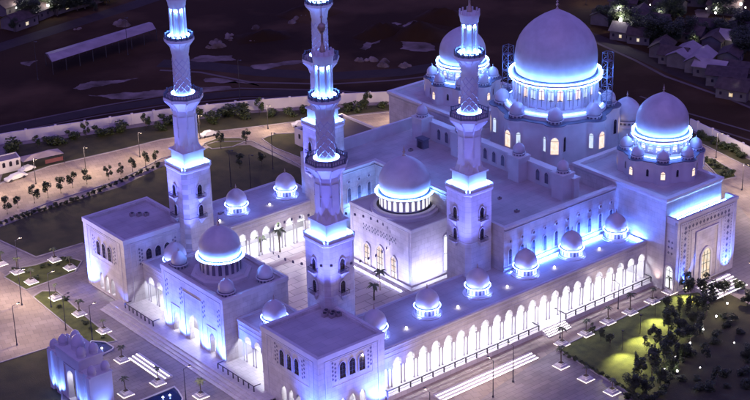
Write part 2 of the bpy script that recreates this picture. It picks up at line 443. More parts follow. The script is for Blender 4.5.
def led_box(parent, x0, x1, y0, y1, z0, z1, key, name='led_strip'):
    return part(name, MB().mat(key).box(x0, x1, y0, y1, z0, z1), parent, None, 0)

LY = 48.99
# ================================================================== light and render settings
wd_ = bpy.data.worlds.new('World'); SC.world = wd_; wd_.use_nodes = True
nt = wd_.node_tree; bg = nt.nodes['Background']
sky = nt.nodes.new('ShaderNodeTexSky'); sky.sky_type = 'NISHITA'; sky.sun_disc = False
SUN_EL, SUN_AZ = radians(66), radians(225)
sky.sun_elevation = SUN_EL; sky.sun_rotation = pi/2-SUN_AZ
tint = nt.nodes.new('ShaderNodeMixRGB'); tint.blend_type = 'MULTIPLY'; tint.inputs['Fac'].default_value = 1
tint.inputs['Color2'].default_value = (1.22, .72, 2.15, 1)       # night sky: the violet of a lit town under cloud
nt.links.new(sky.outputs['Color'], tint.inputs['Color1']); nt.links.new(tint.outputs['Color'], bg.inputs['Color'])
bg.inputs['Strength'].default_value = .066
sl = bpy.data.lights.new('moon', 'SUN'); sl.energy = .16; sl.angle = radians(18); sl.color = (.66, .54, 1.0)
so = bpy.data.objects.new('moon', sl); COL.objects.link(so)
sd = Vector((cos(SUN_AZ)*cos(SUN_EL), sin(SUN_AZ)*cos(SUN_EL), sin(SUN_EL)))
so.rotation_euler = sd.to_track_quat('Z', 'Y').to_euler()
vs = SC.view_settings; vs.view_transform = 'Standard'; vs.look = 'None'; vs.exposure = 0; vs.gamma = 1; vs.use_curve_mapping = False
SC.render.engine = 'CYCLES'
cy = SC.cycles; cy.use_denoising = True; cy.max_bounces = 6; cy.diffuse_bounces = 3; cy.glossy_bounces = 3; cy.transmission_bounces = 2
cy.sample_clamp_indirect = 4; cy.sample_clamp_direct = 0; cy.use_light_tree = True; cy.caustics_reflective = False; cy.caustics_refractive = False
try: cy.denoiser = 'OPENIMAGEDENOISE'
except Exception: pass
# ================================================================== MOSQUE
# ------------------------------------------------------------------ minarets
def oct_(r, a0=pi/8, n=8): return [(r*cos(a0+2*pi*i/n), r*sin(a0+2*pi*i/n)) for i in range(n)]
def cham(h, c): return [(-h+c, -h), (h-c, -h), (h, -h+c), (h, h-c), (h-c, h), (-h+c, h), (-h, h-c), (-h, -h+c)]
def minaret_data():
    d = []
    mb = MB().mat('marble'); mb.prism(cham(3.7, .9), 0, 27.6, top=False)
    mb.mat('corn'); mb.frust(cham(3.7, .9), 27.6, cham(3.95, .95), 28.0); mb.prism(cham(3.95, .95), 28.0, 28.4)
    mb.prism(cham(3.78, .92), 17.0, 17.25, True, True)
    d.append(('base', mb, None))
    mb = MB().mat('smooth'); mb.prism(cham(2.5, .05), 28.4, 31.6)
    mb.mat('corn'); mb.prism(cham(2.85, .1), 31.6, 31.95, True)
    for a in range(4):
        mb.T = Matrix.Rotation(a*pi/2, 4, 'Z'); mb.box(-3.0, 3.0, -3.75, -3.6, 28.4, 29.0)  # lips added to keep the strip light off the ledge
    mb.T = None
    for x in (-3.4, 3.4):
        for y in (-3.4, 3.4): mb.lathe([(.22, 28.4), (.2, 28.8), (.28, 28.9), (.25, 29.1), (.02, 29.35)], 8, (x, y))
    d.append(('light_box', mb, None))
    mb = MB().mat('ledr')
    for a in range(4):
        mb.T = Matrix.Rotation(a*pi/2, 4, 'Z'); mb.box(-2.6, 2.6, -3.3, -3.12, 28.43, 28.6)
    mb.T = None; d.append(('led_strip', mb, None))
    # octagonal shaft with pyramid transition, flared corbel
    mb = MB().mat('smooth'); o8 = oct_(2.5)
    sq = [(2.6*max(-1, min(1, 1.6*cos(pi/8+2*pi*i/8))), 2.6*max(-1, min(1, 1.6*sin(pi/8+2*pi*i/8)))) for i in range(8)]
    mb.frust(sq, 31.95, o8, 33.2); mb.prism(o8, 33.2, 40.9, top=False)
    mb.mat('corn')
    for i in range(8):
        a = 2*pi*i/8
        T = Matrix.Rotation(a+pi/2, 4, 'Z'); mb.T = T
        mb.box(-.75, .75, -2.42, -2.36, 35.0, 39.6)
        mb.add([(-.95, -2.33, 31.95), (.95, -2.33, 31.95), (0, -2.36, 34.0), (0, -2.9, 31.95)], [(0, 3, 2), (3, 1, 2)])
    mb.T = None
    mb.prism(oct_(2.62), 36.9, 37.1, True, True)
    mb.frust(o8, 40.9, oct_(2.9), 41.6); mb.frust(oct_(2.9), 41.6, oct_(4.1), 43.2); mb.prism(oct_(4.25), 43.2, 43.75, True, False)
    for i in range(8):      # corbel arches under the balcony
        a = pi/8+2*pi*i/8
        c, s = cos(a), sin(a)
        mb.tube([(2.45*c, 2.45*s, 40.4), (2.85*c, 2.85*s, 41.7), (4.0*c, 4.0*s, 43.1)], .16, 6, .24)
    d.append(('lower_shaft', mb, None))
    mb = MB().mat('roof').prism(oct_(4.25), 43.75, 43.8)
    d.append(('balcony', mb, [('railing', rail_ring(4.05, 43.8, 1.0, 8, pi/8))]))
    mb = MB().mat('ledc'); mb.torus(2.24, .17, 44.02, 24, 6); d.append(('led_ring', mb, None))
    # lattice shaft
    mb = MB().mat('smooth'); mb.lathe([(2.62, 43.8), (2.62, 44.5), (2.5, 44.5), (2.5, 43.8)], 24); mb.lathe([(2.0, 43.8), (2.0, 44.2), (1.78, 44.5), (1.72, 52.8), (1.85, 53.2)], 24)  # outer collar added to shield deck and railing from the light ring
    mb.mat('lattice')
    for k in range(8):
        for sg in (1, -1):
            pts = [(1.78*cos(2*pi*k/8+sg*t*.36), 1.78*sin(2*pi*k/8+sg*t*.36), 45.0+t*.72) for t in range(11)]
            mb.tube(pts, .085, 4)
    mb.mat('corn'); mb.lathe([(1.85, 53.2), (1.9, 54.2), (2.25, 55.1), (3.0, 55.9), (3.15, 56.0), (3.15, 56.5)], 24); mb.lathe([(2.42, 56.5), (2.42, 56.95), (2.32, 56.95), (2.32, 56.5)], 24)  # low lip added to screen the upper deck from its lights
    for i in range(12):
        a = 2*pi*i/12; c, s = cos(a), sin(a)
        mb.tube([(1.8*c, 1.8*s, 53.6), (1.95*c, 1.95*s, 54.6), (2.85*c, 2.85*s, 55.8)], .11, 5, .17)
    d.append(('upper_shaft', mb, None))
    mb = MB().mat('roof').lathe([(3.15, 56.5), (.3, 56.52)], 24)
    d.append(('balcony', mb, [('railing', rail_ring(2.95, 56.5, .9, 16, 0))]))
    mb = MB().mat('ledr'); mb.torus(2.1, .14, 56.7, 20, 5); mb.torus(1.22, .13, 56.75, 20, 5); mb.torus(1.22, .10, 62.3, 20, 5); d.append(('led_ring', mb, None))
    # lantern: core, eight columns, flared crown
    mb = MB().mat('lattice'); mb.lathe([(.95, 56.5), (.95, 63.4)], 16)
    mb.mat('corn')
    for i in range(8):
        a = pi/8+2*pi*i/8
        mb.tube([(1.55*cos(a), 1.55*sin(a), 56.5), (1.55*cos(a), 1.55*sin(a), 63.0)], .24, 7)
        mb.tube([(1.55*cos(a), 1.55*sin(a), 56.5), (1.55*cos(a), 1.55*sin(a), 57.1)], .34, 7)
    mb.lathe([(.9, 62.6), (1.6, 62.9), (1.85, 63.4), (1.9, 64.0), (2.1, 64.7), (2.1, 65.0), (1.7, 65.05), (.5, 65.3)], 20)
    for i in range(12):
        a = 2*pi*i/12; mb.box(*(lambda x, y: (x-.12, x+.12, y-.12, y+.12, 65.0, 65.75))(1.95*cos(a), 1.95*sin(a)))
    d.append(('lantern', mb, None))
    mb = MB().mat('bronze')
    mb.lathe([(.55, 65.2), (.5, 66.0), (.25, 66.6), (.2, 68.6), (.45, 69.0), (.5, 69.2)], 12)
    mb.lathe([(.1, 69.1), (.62, 69.35), (.82, 69.9), (.62, 70.5), (.15, 70.8), (.12, 71.6), (.3, 71.9), (.1, 72.2), (.06, 74.0), (.02, 75.0)], 14)
    d.append(('finial', mb, None))
    return d
def rail_ring(R, z, h, n, a0):
    mb = MB().mat('collar')
    P = [(R*cos(a0+2*pi*i/n), R*sin(a0+2*pi*i/n)) for i in range(n)]
    Q = [(x*.965, y*.965) for x, y in P]
    for i in range(n):
        a, b, c, d_ = P[i], P[(i+1) % n], Q[(i+1) % n], Q[i]
        for z0, z1 in ((z+h-.14, z+h), (z+.08, z+.2)): mb.prism([a, b, c, d_], z0, z1, True, True)
        for t in range(1, 5 if n < 12 else 3):
            u = t/(5 if n < 12 else 3); x = a[0]+(b[0]-a[0])*u; y = a[1]+(b[1]-a[1])*u; x *= .985; y *= .985
            mb.box(x-.05, x+.05, y-.05, y+.05, z+.1, z+h-.1)
        x, y = a[0]*.985, a[1]*.985; mb.box(x-.13, x+.13, y-.13, y+.13, z, z+h+.12)
    return mb
BRK = MB().mat('corn'); BRK.box(-1.0, 1.0, -1.0, 0, -.22, 0); BRK.frust([(-.8, -.8), (.8, -.8), (.8, 0), (-.8, 0)], -.22, [(-.1, -.1), (.1, -.1), (.1, 0), (-.1, 0)], -1.5)
BRK.v, BRK.f, BRK.mi = BRK.v, BRK.f, BRK.mi
BRK.mat('dark')
for k in range(9): BRK.box(-1.0+k*.25-.025, -1.0+k*.25+.025, -1.0, -.95, 0, .85)
for x in (-1.0, .95): BRK.box(x, x+.05, -.95, 0, .80, .87)
BRK.box(-1.0, 1.0, -1.02, -.94, .82, .9)
BRKM = BRK.mesh('window_balcony', 30)
MIN = minaret_data(); MIND = [(n, mb.mesh(n, 0 if n in ('lower_shaft', 'base', 'light_box') else 38), [(k, s.mesh(k)) for k, s in (sub or [])]) for n, mb, sub in MIN]
for (x, y, lab) in ((0, 0, 'tall white minaret nearest the camera, directly behind the front corner block'),
                    (36.4, 0, 'tall white minaret rising from the arcade roof in front of the far side dome'),
                    (0, LY, 'tall white minaret beside the entrance dome, leftmost of the four'),
                    (36.4, LY, 'tall white minaret mostly hidden behind the nearest minaret')):
    r = thing('minaret', lab, 'minaret', (x, y, 0), 'minarets at the courtyard corners')
    for n, me, sub in MIND:
        o = link(n, me, r, (x, y, 0))
        for k, sm in sub: link(k, sm, o, (x, y, 0))
    for zz in (16.9+.3, 21.6+.3):
        for fc, (dx, dy) in (('-y', (0, -3.72)), ('-x', (-3.72, 0)), ('+y', (0, 3.72)), ('+x', (3.72, 0))):
            w = put_window(WD['min'], r, (x+dx, y+dy, zz), RZ[fc])
            link('balcony', BRKM, w, (0, 0, 0), 0, None, True)

# ------------------------------------------------------------------ corner blocks
def corner_block(x0, x1, y0, y1, zt, label, sides, vents):
    r = thing('corner_block', label, 'building', ((x0+x1)/2, (y0+y1)/2, 0), 'corner blocks of the mosque')
    wall = MB().mat('marble'); pat = MB(); 
    faces = {'-x': (face((x0, y1, 0), (0, -1), (1, 0)), y1-y0), '-y': (face((x0, y0, 0), (1, 0), (0, 1)), x1-x0)}
    t = .9
    for fc, (F, L) in faces.items():
        m = L/2; ops = [(m-2.3, .78, .75, 3.6, 1.15), (m, .78, .75, 3.6, 1.15), (m+2.3, .78, .75, 3.6, 1.15)]
        a, b = (0, L) if fc == '-x' else (t, L)
        holewall(wall, F, a, b, 0, 6.2, t, ops); holewall(wall, F, a, b, 6.2, zt, t, [])
    wall.box(x0+t, x1, y1-t, y1, 0, zt-.01); wall.box(x1-t, x1, y0+t, y1-t, 0, zt-.02)
    # alcove behind the lit arches
    wall.mat('smooth')
    for F, L in faces.values():
        m = L/2
        for s in (m-3.6, m+3.6):
            wall.poly([F(s, t, 0), F(s, 2.4, 0), F(s, 2.4, 6), F(s, t, 6)])
        wall.poly([F(m-3.6, 2.4, 0), F(m+3.6, 2.4, 0), F(m+3.6, 2.4, 6), F(m-3.6, 2.4, 6)])
        wall.poly([F(m-3.6, t, 6), F(m+3.6, t, 6), F(m+3.6, 2.4, 6), F(m-3.6, 2.4, 6)])
        wall.poly([F(m-3.6, t, .7), F(m+3.6, t, .7), F(m+3.6, 2.4, .7), F(m-3.6, 2.4, .7)])
    # plinth, cornice, relief frame
    wall.mat('corn')
    for fc, (F, L) in faces.items():
        frame_line(wall, F, 1.5, L-1.5, .0, zt-1.0, .2, .10)
        frame_line(wall, F, 2.9, L-2.9, 7.7, zt-1.4, .1, .05)
    part('wall', wall, r)
    rf = MB(); roof_slab(rf, x0-.12, x1+.12, y0-.12, y1+.12, zt-.55, zt+.18, .7); part('roof', rf, r)
    for fc, (F, L) in faces.items():
        m = L/2
        cells = []
        for sg in (-1, 1):
            for c in range(2):
                for k in range(5): cells.append((m+sg*(3.9+c*.62), 9.0+k*.85+(c*.42)))
        lozenges(pat, F, cells, .26)
        for k in (-2.3, 0, 2.3):
            p = F(m+k, 0, 9.0); put_window(WD['blk'], r, (p.x, p.y, p.z), RZ[fc])
        a, b = F(m-3.4, 1.5, 5.75), F(m+3.4, 1.75, 5.9)
        led_box(r, min(a.x, b.x), max(a.x, b.x), min(a.y, b.y), max(a.y, b.y), 5.75, 5.9, 'ledw')
    part('lattice_panel', pat, r)
    for (vx, vy) in vents:
        v = MB().mat('metalr'); v.box(vx-.55, vx+.55, vy-.4, vy+.4, zt-.55, zt+.15); v.mat('dark'); v.lathe([(.36, zt+.15), (.36, zt+.28), (.02, zt+.3)], 10, (vx, vy))
        part('roof_vent', v, r)
    return r, faces
fb, fbF = corner_block(-17.2, -1.5, -18.0, -.4, 14.7, 'flat roofed corner block nearest the camera with three dark arched windows per face', 0, [(-5.0+i*1.0, -4.4+i*.9) for i in (0, 1)]+[(-4.2, -5.6), (-3.4, -4.9), (-2.9, -6.0)])
lb, lbF = corner_block(-17.8, -1.4, 48.2, 65.0, 15.7, 'flat roofed corner block at the left end of the entrance front', 0, [(-8.6, 59.5), (-7.4, 58.5), (-6.2, 57.6)])
for F, L, zt in ((fbF['-x'][0], fbF['-x'][1], 14.7), (fbF['-y'][0], fbF['-y'][1], 14.7), (lbF['-x'][0], lbF['-x'][1], 15.7), (lbF['-y'][0], lbF['-y'][1], 15.7)):
    for s in (.9, L-.9):
        light('wall_uplight', 'SPOT', F(s, -3.0, .4), 62000 if zt > 15 else 36000, (.05, .12, 1), F(s, .6, 6.5), .3, 110, 1)
# far corner block (only its flank shows past the nearest minaret)

# ------------------------------------------------------------------ arcades
def arcade(label, origin, sdir, inward, centres, hw, L0, L1, depth, ground, zt, domes, group, sill=None, backopen=False, ncol=True, roofband=None):
    F = face(origin, sdir, inward)
    r = thing('arcade_wing', label, 'arcade', F((L0+L1)/2, depth/2, 0), group)
    wall = MB().mat('marble'); t = .7; spring = 6.05; imp = 5.2
    holewall(wall, F, L0, L1, imp+.35, zt, t, [(c, hw, imp+.35, spring, 1.15) for c in centres])
    wall.mat('smooth')
    bd = min(depth-.5, 6.6); wall.poly([F(L0, bd, ground), F(L1, bd, ground), F(L1, bd, zt-.4), F(L0, bd, zt-.4)]); wall.poly([F(L0, 0, ground-.01), F(L1, 0, ground-.01), F(L1, bd, ground-.01), F(L0, bd, ground-.01)])
    wall.poly([F(L0, depth, ground), F(L1, depth, ground), F(L1, depth, zt), F(L0, depth, zt)])
    for s in (L0, L1):
        wall.poly([F(s, 0, ground), F(s, depth, ground), F(s, depth, zt-.4), F(s, 0, zt-.4)])
    wall.poly([F(L0, t, 8.2), F(L1, t, 8.2), F(L1, depth-.5, 8.2), F(L0, depth-.5, 8.2)])
    # frieze bands on the front
    wall.mat('corn')
    for z0, z1, p in ((zt-.35, zt, .18), (zt-1.15, zt-1.0, .08), (7.75, 7.9, .06)):
        v = [F(s, d_, z) for s in (L0, L1) for d_ in (-p, -.004) for z in (z0, z1)]
        wall.add(v, [(0, 1, 5, 4), (1, 3, 7, 5), (2, 0, 4, 6), (0, 2, 3, 1), (4, 5, 7, 6)])
    part('wall', wall, r)
    # columns: pairs under each pier
    piers = [centres[0]-(centres[1]-centres[0])/2]+[(a+b)/2 for a, b in zip(centres[:-1], centres[1:])]+[centres[-1]+(centres[-1]-centres[-2])/2]
    cm = MB().mat('smooth')
    cm.lathe([(.24, 0), (.24, .18), (.15, .3), (.14, imp-ground-.55), (.16, imp-ground-.5), (.26, imp-ground-.12), (.26, imp-ground)], 10)
    cme = cm.mesh('column')
    ph = (centres[1]-centres[0])/2-hw
    for p in piers:
        im = MB().mat('corn')
        a = max(L0, p-ph); b = min(L1, p+ph)
        v = [F(s, d_, z) for z in (imp, imp+.35) for s, d_ in ((a, 0), (b, 0), (b, t), (a, t))]
        im.add(v, [(3, 2, 1, 0), (4, 5, 6, 7), (0, 1, 5, 4), (1, 2, 6, 5), (2, 3, 7, 6), (3, 0, 4, 7)])
        for off in (-.42, .42):
            if L0 < p+off < L1: link('column', cme, r, F(p+off, t/2, ground))
        part('impost', im, r)
    rf = MB(); c0 = F(L0, 0, 0); c1 = F(L1, depth, 0)
    roof_slab(rf, min(c0.x, c1.x), max(c0.x, c1.x), min(c0.y, c1.y)+(.0), max(c0.y, c1.y), zt-.25, zt+.12, .45, 'roof'); part('roof', rf, r)
    n = max(1, round((L1-L0)/10))
    for i in range(n):
        a = L0+(L1-L0)*(i+.04)/n; b = L0+(L1-L0)*(i+.96)/n
        p, q = F(a, 3.3, 0), F(b, 3.6, 0)
        led_box(r, min(p.x, q.x), max(p.x, q.x), min(p.y, q.y), max(p.y, q.y), 7.95, 8.08, 'ledw', 'ceiling_light')
    for s, d_ in domes:
        p = F(s, d_, zt-.25); put_dome(D_ARC, r, p)
        for q in ((-4.4, -1.2), (1.5, -4.6), (4.2, 2.2)): light('dome_flood', 'SPOT', p+Vector((q[0], q[1], .5)), 5600, (.16, .24, 1), p+Vector((0, 0, 2.6)), .2, 80, 1)
    # small roof lamps
    lm = MB().mat('bulb')
    for s, d_ in domes:
        p = F(s+6.2, d_-2.2, zt)
        if L0+1 < s+6.2 < L1-1: lm.lathe([(.02, p.z-.1), (.22, p.z), (.16, p.z+.25), (.02, p.z+.3)], 8, (p.x, p.y))
    if lm.v: part('roof_lamp', lm, r)
    for s, d_ in domes[::2]:
        p = F(s+3.6, d_+1.4, zt-.25); v = MB().mat('metalr'); v.box(p.x-.45, p.x+.45, p.y-.3, p.y+.3, p.z, p.z+.5); v.mat('dark'); v.box(p.x+.7, p.x+1.1, p.y-.2, p.y+.2, p.z, p.z+.3); part('roof_vent', v, r)
    return r, F
CS = [3.08+3.273*i for i in range(22)]
sa, saF = arcade('long lit arcade of twenty two arches on the near side with roof domes', (0, -16.2, 0), (1, 0), (0, 1), CS, 1.02, -1.45, 73.2, 14.6, 1.0, 9.83,
                 [(2.6+13.5*k, 6.2) for k in range(6)], 'lit arcade wings of the mosque')
na, naF = arcade('lit arcade across the courtyard with two roof domes between the left minarets', (36.4, 50.0, 0), (-1, 0), (0, 1), [3.2+3.3*i for i in range(11)], 1.05, -.0, 37.7, 14.6, .4, 9.83,
                 [(36.4-16.8, 6.6), (36.4-30.6, 6.6)], 'lit arcade wings of the mosque')
# the two short wings of the entrance front
for y0, y1, lab in ((-.33, 13.35, 'short lit arcade between the entrance block and the nearest corner block'), (35.65, 48.15, 'short lit arcade between the entrance block and the left corner block')):
    Lw = y1-y0; n = 3; st = Lw/4.0
    arcade(lab, (-13.6, y1, 0), (0, -1), (1, 0), [Lw/2+(i-1)*3.2 for i in range(3)], 1.05, 0, Lw, 11.0, .9, 9.83, [(Lw/2+.3, 4.2)], 'lit arcade wings of the mosque')

# courtyard-side inner wall of the south arcade is its own back wall; courtyard floor
cf = MB().mat('court'); cf.poly([(-2, -1.6, .4), (44, -1.6, .4), (44, 50, .4), (-2, 50, .4)])
struct('courtyard_floor', cf)

# ------------------------------------------------------------------ entrance block
def entrance():
    x0, x1, y0, y1, zt = -16.6, -.7, 13.4, 35.6, 14.6
    r = thing('entrance_block', 'white entrance block with one glowing dome and four little corner domes', 'building', (-8.6, 24.5, 0))
    F = face((x0, y1, 0), (0, -1), (1, 0)); L = y1-y0; m = L/2; t = 1.1
    wall = MB().mat('marble')
    ops = [(m-6.6, .95, .3, 4.4, 1.35), (m, 1.75, .3, 5.0, 2.2), (m+6.6, .95, .3, 4.4, 1.35)]
    holewall(wall, F, 0, L, 0, 8.0, t, ops); holewall(wall, F, 0, L, 8.0, zt, t, [])
    wall.box(x0+t, x1, y0, y0+.9, 0, zt-.01); wall.box(x0+t, x1, y1-.9, y1, 0, zt-.01); wall.box(x1-.9, x1, y0+.9, y1-.9, 0, zt-.02)
    wall.mat('smooth')
    for s in (m-9.2, m+9.2): wall.poly([F(s, t, 0), F(s, 3.6, 0), F(s, 3.6, 8), F(s, t, 8)])
    wall.poly([F(m-9.2, 3.6, 0), F(m+9.2, 3.6, 0), F(m+9.2, 3.6, 8), F(m-9.2, 3.6, 8)])
    wall.poly([F(m-9.2, t, 7.9), F(m+9.2, t, 7.9), F(m+9.2, 3.6, 7.9), F(m-9.2, 3.6, 7.9)])
    wall.mat('corn')
    frame_line(wall, F, m-3.3, m+3.3, .0, 11.6, .3, .14); frame_line(wall, F, .9, L-.9, .0, zt-.9, .2, .10)
    frame_line(wall, F, m-8.3, m-4.9, .0, 7.0, .2, .1); frame_line(wall, F, m+4.9, m+8.3, .0, 7.0, .2, .1)
    part('wall', wall, r)
    rf = MB(); roof_slab(rf, x0-.12, x1+.12, y0-.12, y1+.12, zt-.45, zt+.15, .5); part('roof', rf, r)
    p = MB(); cells = []
    for sc in (m-4.1, m+4.1, m-9.4, m+9.4):
        for k in range(4): cells += [(sc-.3, 8.3+k*1.05), (sc+.3, 8.8+k*1.05)]
    lozenges(p, F, cells, .27); part('lattice_panel', p, r)
    a, b = F(m-8.8, 2.2, 0), F(m+8.8, 2.5, 0)
    led_box(r, min(a.x, b.x), max(a.x, b.x), min(a.y, b.y), max(a.y, b.y), 7.5, 7.65, 'ledw')
    pl = MB().mat('corn'); T = oct_(6.3, pi/8); pl.prism([(-9.2+x, 24.5+y) for x, y in T], zt-.45, zt+.25); pl.prism([(-9.2+x, 24.5+y) for x, y in oct_(5.4)], zt+.25, zt+.7)
    part('dome_plinth', pl, r)
    put_dome(D_ENT, r, (-9.2, 24.5, zt+.7))
    for x, y in ((-13.8, 16.0), (-13.8, 33.0), (-4.4, 16.0), (-4.4, 33.0)): put_dome(D_TUR, r, (x, y, zt-.45), 'roof_dome', False)
    for s in (.6, m-4.2, m+4.2, L-.6):
        light('wall_uplight', 'SPOT', F(s, -2.6, .9), 42000, (.07, .15, 1), F(s, .6, 6), .3, 110, 1)
    return r
D_ENT = dome_set(4.35, 6.6, 3.0, 20, 'niche', 'ledr', .14, 40, False)
entrance()

# ------------------------------------------------------------------ courtyard pavilion
def pavilion():
    x0, x1, y0, y1, zt = 32.5, 44.0, 14.0, 35.0, 14.5
    r = thing('courtyard_pavilion', 'white pavilion with a glowing dome and three tall windows facing the courtyard', 'building', (38, 24.5, 0))
    F = face((x0, y1, 0), (0, -1), (1, 0)); L = y1-y0; m = L/2
    wall = MB().mat('marble'); wall.box(x0, x1+.5, y0, y1, 0, zt-.5)
    frame_line(wall, F, .8, L-.8, .4, zt-.8, .16, .08)
    wall.mat('corn'); wall.box(x0-.5, x1, y0-.5, y1+.5, .4, 1.2)
    part('wall', wall, r)
    rf = MB(); roof_slab(rf, x0-.1, x1+.5, y0-.1, y1+.1, zt-.4, zt, .4)
    part('roof', rf, r)
    for k, w in ((-4.6, 'pav'), (0, 'pavc'), (4.6, 'pav')):
        p = F(m+k, 0, 1.25); put_window(WD[w], r, p, RZ['-x'])
    pt = MB(); cells = []
    for i in range(24):
        s = m-5.75+i*.5
        for k in range(3):
            if (i+k) % 2 == 0 and i % 6 != 5: cells.append((s, 9.7+k*.5))
    lozenges(pt, F, cells, .24, 'collar'); part('lattice_panel', pt, r)
    pl = MB().mat('corn')
    pl.lathe([(7.6, zt-.4), (7.6, zt+.35), (7.0, zt+.4), (7.0, zt+.9), (6.2, zt+.95)], 40, (39.6, 24.5)); part('dome_plinth', pl, r)
    put_dome(D_PAV, r, (39.6, 24.5, zt+.9))
    # tall lit slot window on the near flank
    put_window(window_data(1.1, 8.6, .4, 'glassn', .2, .2, 0, 2), r, (42.2, 13.98, 2.0), RZ['-y'])
    led_box(r, x0-2.2, x0-2.12, 15, 34, .45, .53, 'pavfill'); led_box(r, 33, 43.5, y0-2.4, y0-2.32, .45, .53, 'pavfill')  # strips added on the floor to brighten the pavilion walls
    for y in (15.2, 33.8):
        light('wall_uplight', 'SPOT', (x0-2.2, y, .8), 4000, (.18, .28, 1), (x0+.6, y, 8), .3, 100, 1)
    for x in (34, 37, 40): light('wall_uplight', 'SPOT', (x, y0-3.0, .9), 1700, (.45, .5, 1), (x, y0+.4, 7), .3, 110, 1)
    return r
D_PAV = dome_set(5.7, 8.3, 3.0, 26, 'glassn', 'ledr', .12, 48, False)
pavilion()

# ------------------------------------------------------------------ prayer hall
def lobed(R, rc, rl, n=8, a0=0.0, steps=20):
    pts = []
    N = n*steps
    for i in range(N):
        a = 2*pi*i/N; best = R
        for k in range(n):
            b = a0+2*pi*k/n; d_ = (a-b+pi) % (2*pi)-pi
            q = rc*cos(d_); disc = rl*rl-(rc*sin(d_))**2
            if disc > 0 and cos(d_) > 0: best = max(best, q+sqrt(disc))
        pts.append((best*cos(a), best*sin(a)))
    return pts
def tier(parent, c, R, rc, rl, z0, z1, dset, big, a0):
    mb = MB().mat('smooth'); pts = [(c[0]+x, c[1]+y) for x, y in lobed(R, rc, rl, 8, a0)]
    mb.prism(pts, z0, z1-.6, top=False)
    mb.mat('corn'); p2 = [(c[0]+x*1.025, c[1]+y*1.025) for x, y in lobed(R, rc, rl, 8, a0)]
    mb.prism(p2, z1-.6, z1-.2, True, False)
    mb.mat('collar'); mb.prism(p2, z1-.2, z1, False, True)
    tr = part('drum_tier', mb, parent)
    for k in range(8):
        a = a0+2*pi*k/8
        put_dome(dset, tr, (c[0]+rc*cos(a), c[1]+rc*sin(a), z1), 'small_dome', False)
        ro = rc+rl
        P = lambda ang, rr, z: (c[0]+rr*cos(ang), c[1]+rr*sin(ang), z)
        if big:
            put_window(WD['tier'], tr, P(a, ro-.02, z0+3.4), a+pi/2, 'window', True)
            for s_ in (-1, 1):      # a narrow window on each flank of the lobe
                da = s_*.155; bb = a+da; rr = rc*cos(da)+sqrt(max(0, rl*rl-(rc*sin(da))**2))
                ang = atan2(rr*sin(bb)-rc*sin(a), rr*cos(bb)-rc*cos(a))
                put_window(WD['tiern' if (k+s_) % 3 else 'tierd'], tr, P(bb, rr-.02, z0+3.7), ang+pi/2, 'window', True)
        else:
            put_window(WD['side'], tr, P(a, ro-.02, z0+1.3), a+pi/2, 'window', True)
            put_window(WD['siden'], tr, P(a+pi/8, R-.03, z0+1.4), a+pi/8+pi/2, 'window', True)
    return tr
def big_dome(parent, c, R, H, zbase, zring, key, name, nwin, led, wmat):
    """drum with tall windows and buttress ribs, cornice with light line, dome"""
    mb = MB().mat('smooth'); mb.lathe([(R*1.12, zbase), (R*1.12, zbase+.5), (R*1.0, zbase+.8), (R*.98, zring-1.4), (R*1.04, zring-.9), (R*1.04, zring-.45), (R*1.14, zring-.4), (R*1.14, zring+.02), (R*.95, zring+.04)], 64, c)
    mb.mat('corn')
    for i in range(nwin):
        a = 2*pi*(i+.5)/nwin
        mb.T = Matrix.Translation((c[0], c[1], 0)) @ Matrix.Rotation(a+pi/2, 4, 'Z')
        mb.box(-.16, .16, -R*1.045, -R*.97, zbase+.6, zring-.9)
    mb.T = None
    dm = MB().mat('dome'); dm.lathe(bulb(R, H, zring+.35, .965), 64, c)
    dm.mat('collar').lathe([(R*1.02, zring+.02), (R*1.02, zring+.25), (R*.96, zring+.36)], 64, c)
    d_ = part(name, dm, parent)
    part('drum', mb, d_)
    f = finial(H*.22, R*.035+.05, zring+.3+H); o = link('finial', f.mesh('finial'), d_, (c[0], c[1], 0))
    l = MB().mat(led); l.torus(R*1.12, .075 if R > 7 else .055, zring+.22, 48, 5, c); l.torus(R*1.125, .06 if R > 7 else .045, zring-.62, 48, 5, c); part('led_ring', l, d_)
    l = MB().mat('drumfill'); l.torus(R*1.17, .05, zbase+.25, 48, 5, c); part('led_ring', l, d_)  # added ring that lights the drum foot; the building has none there
    hw = 2*pi*R/nwin*.30; h = zring-zbase-2.2
    wd = window_data(2*hw, h, hw*.8, wmat[0], .14, .14, 1 if R > 7 else 0, 2); wd2 = window_data(2*hw, h, hw*.8, wmat[1], .14, .14, 1 if R > 7 else 0, 2)
    for i in range(nwin):
        a = 2*pi*i/nwin; k = wd if i % 2 else wd2
        put_window(k, d_, (c[0]+R*.985*cos(a), c[1]+R*.985*sin(a), zbase+.85), a+pi/2, 'drum_window', True)
    return d_
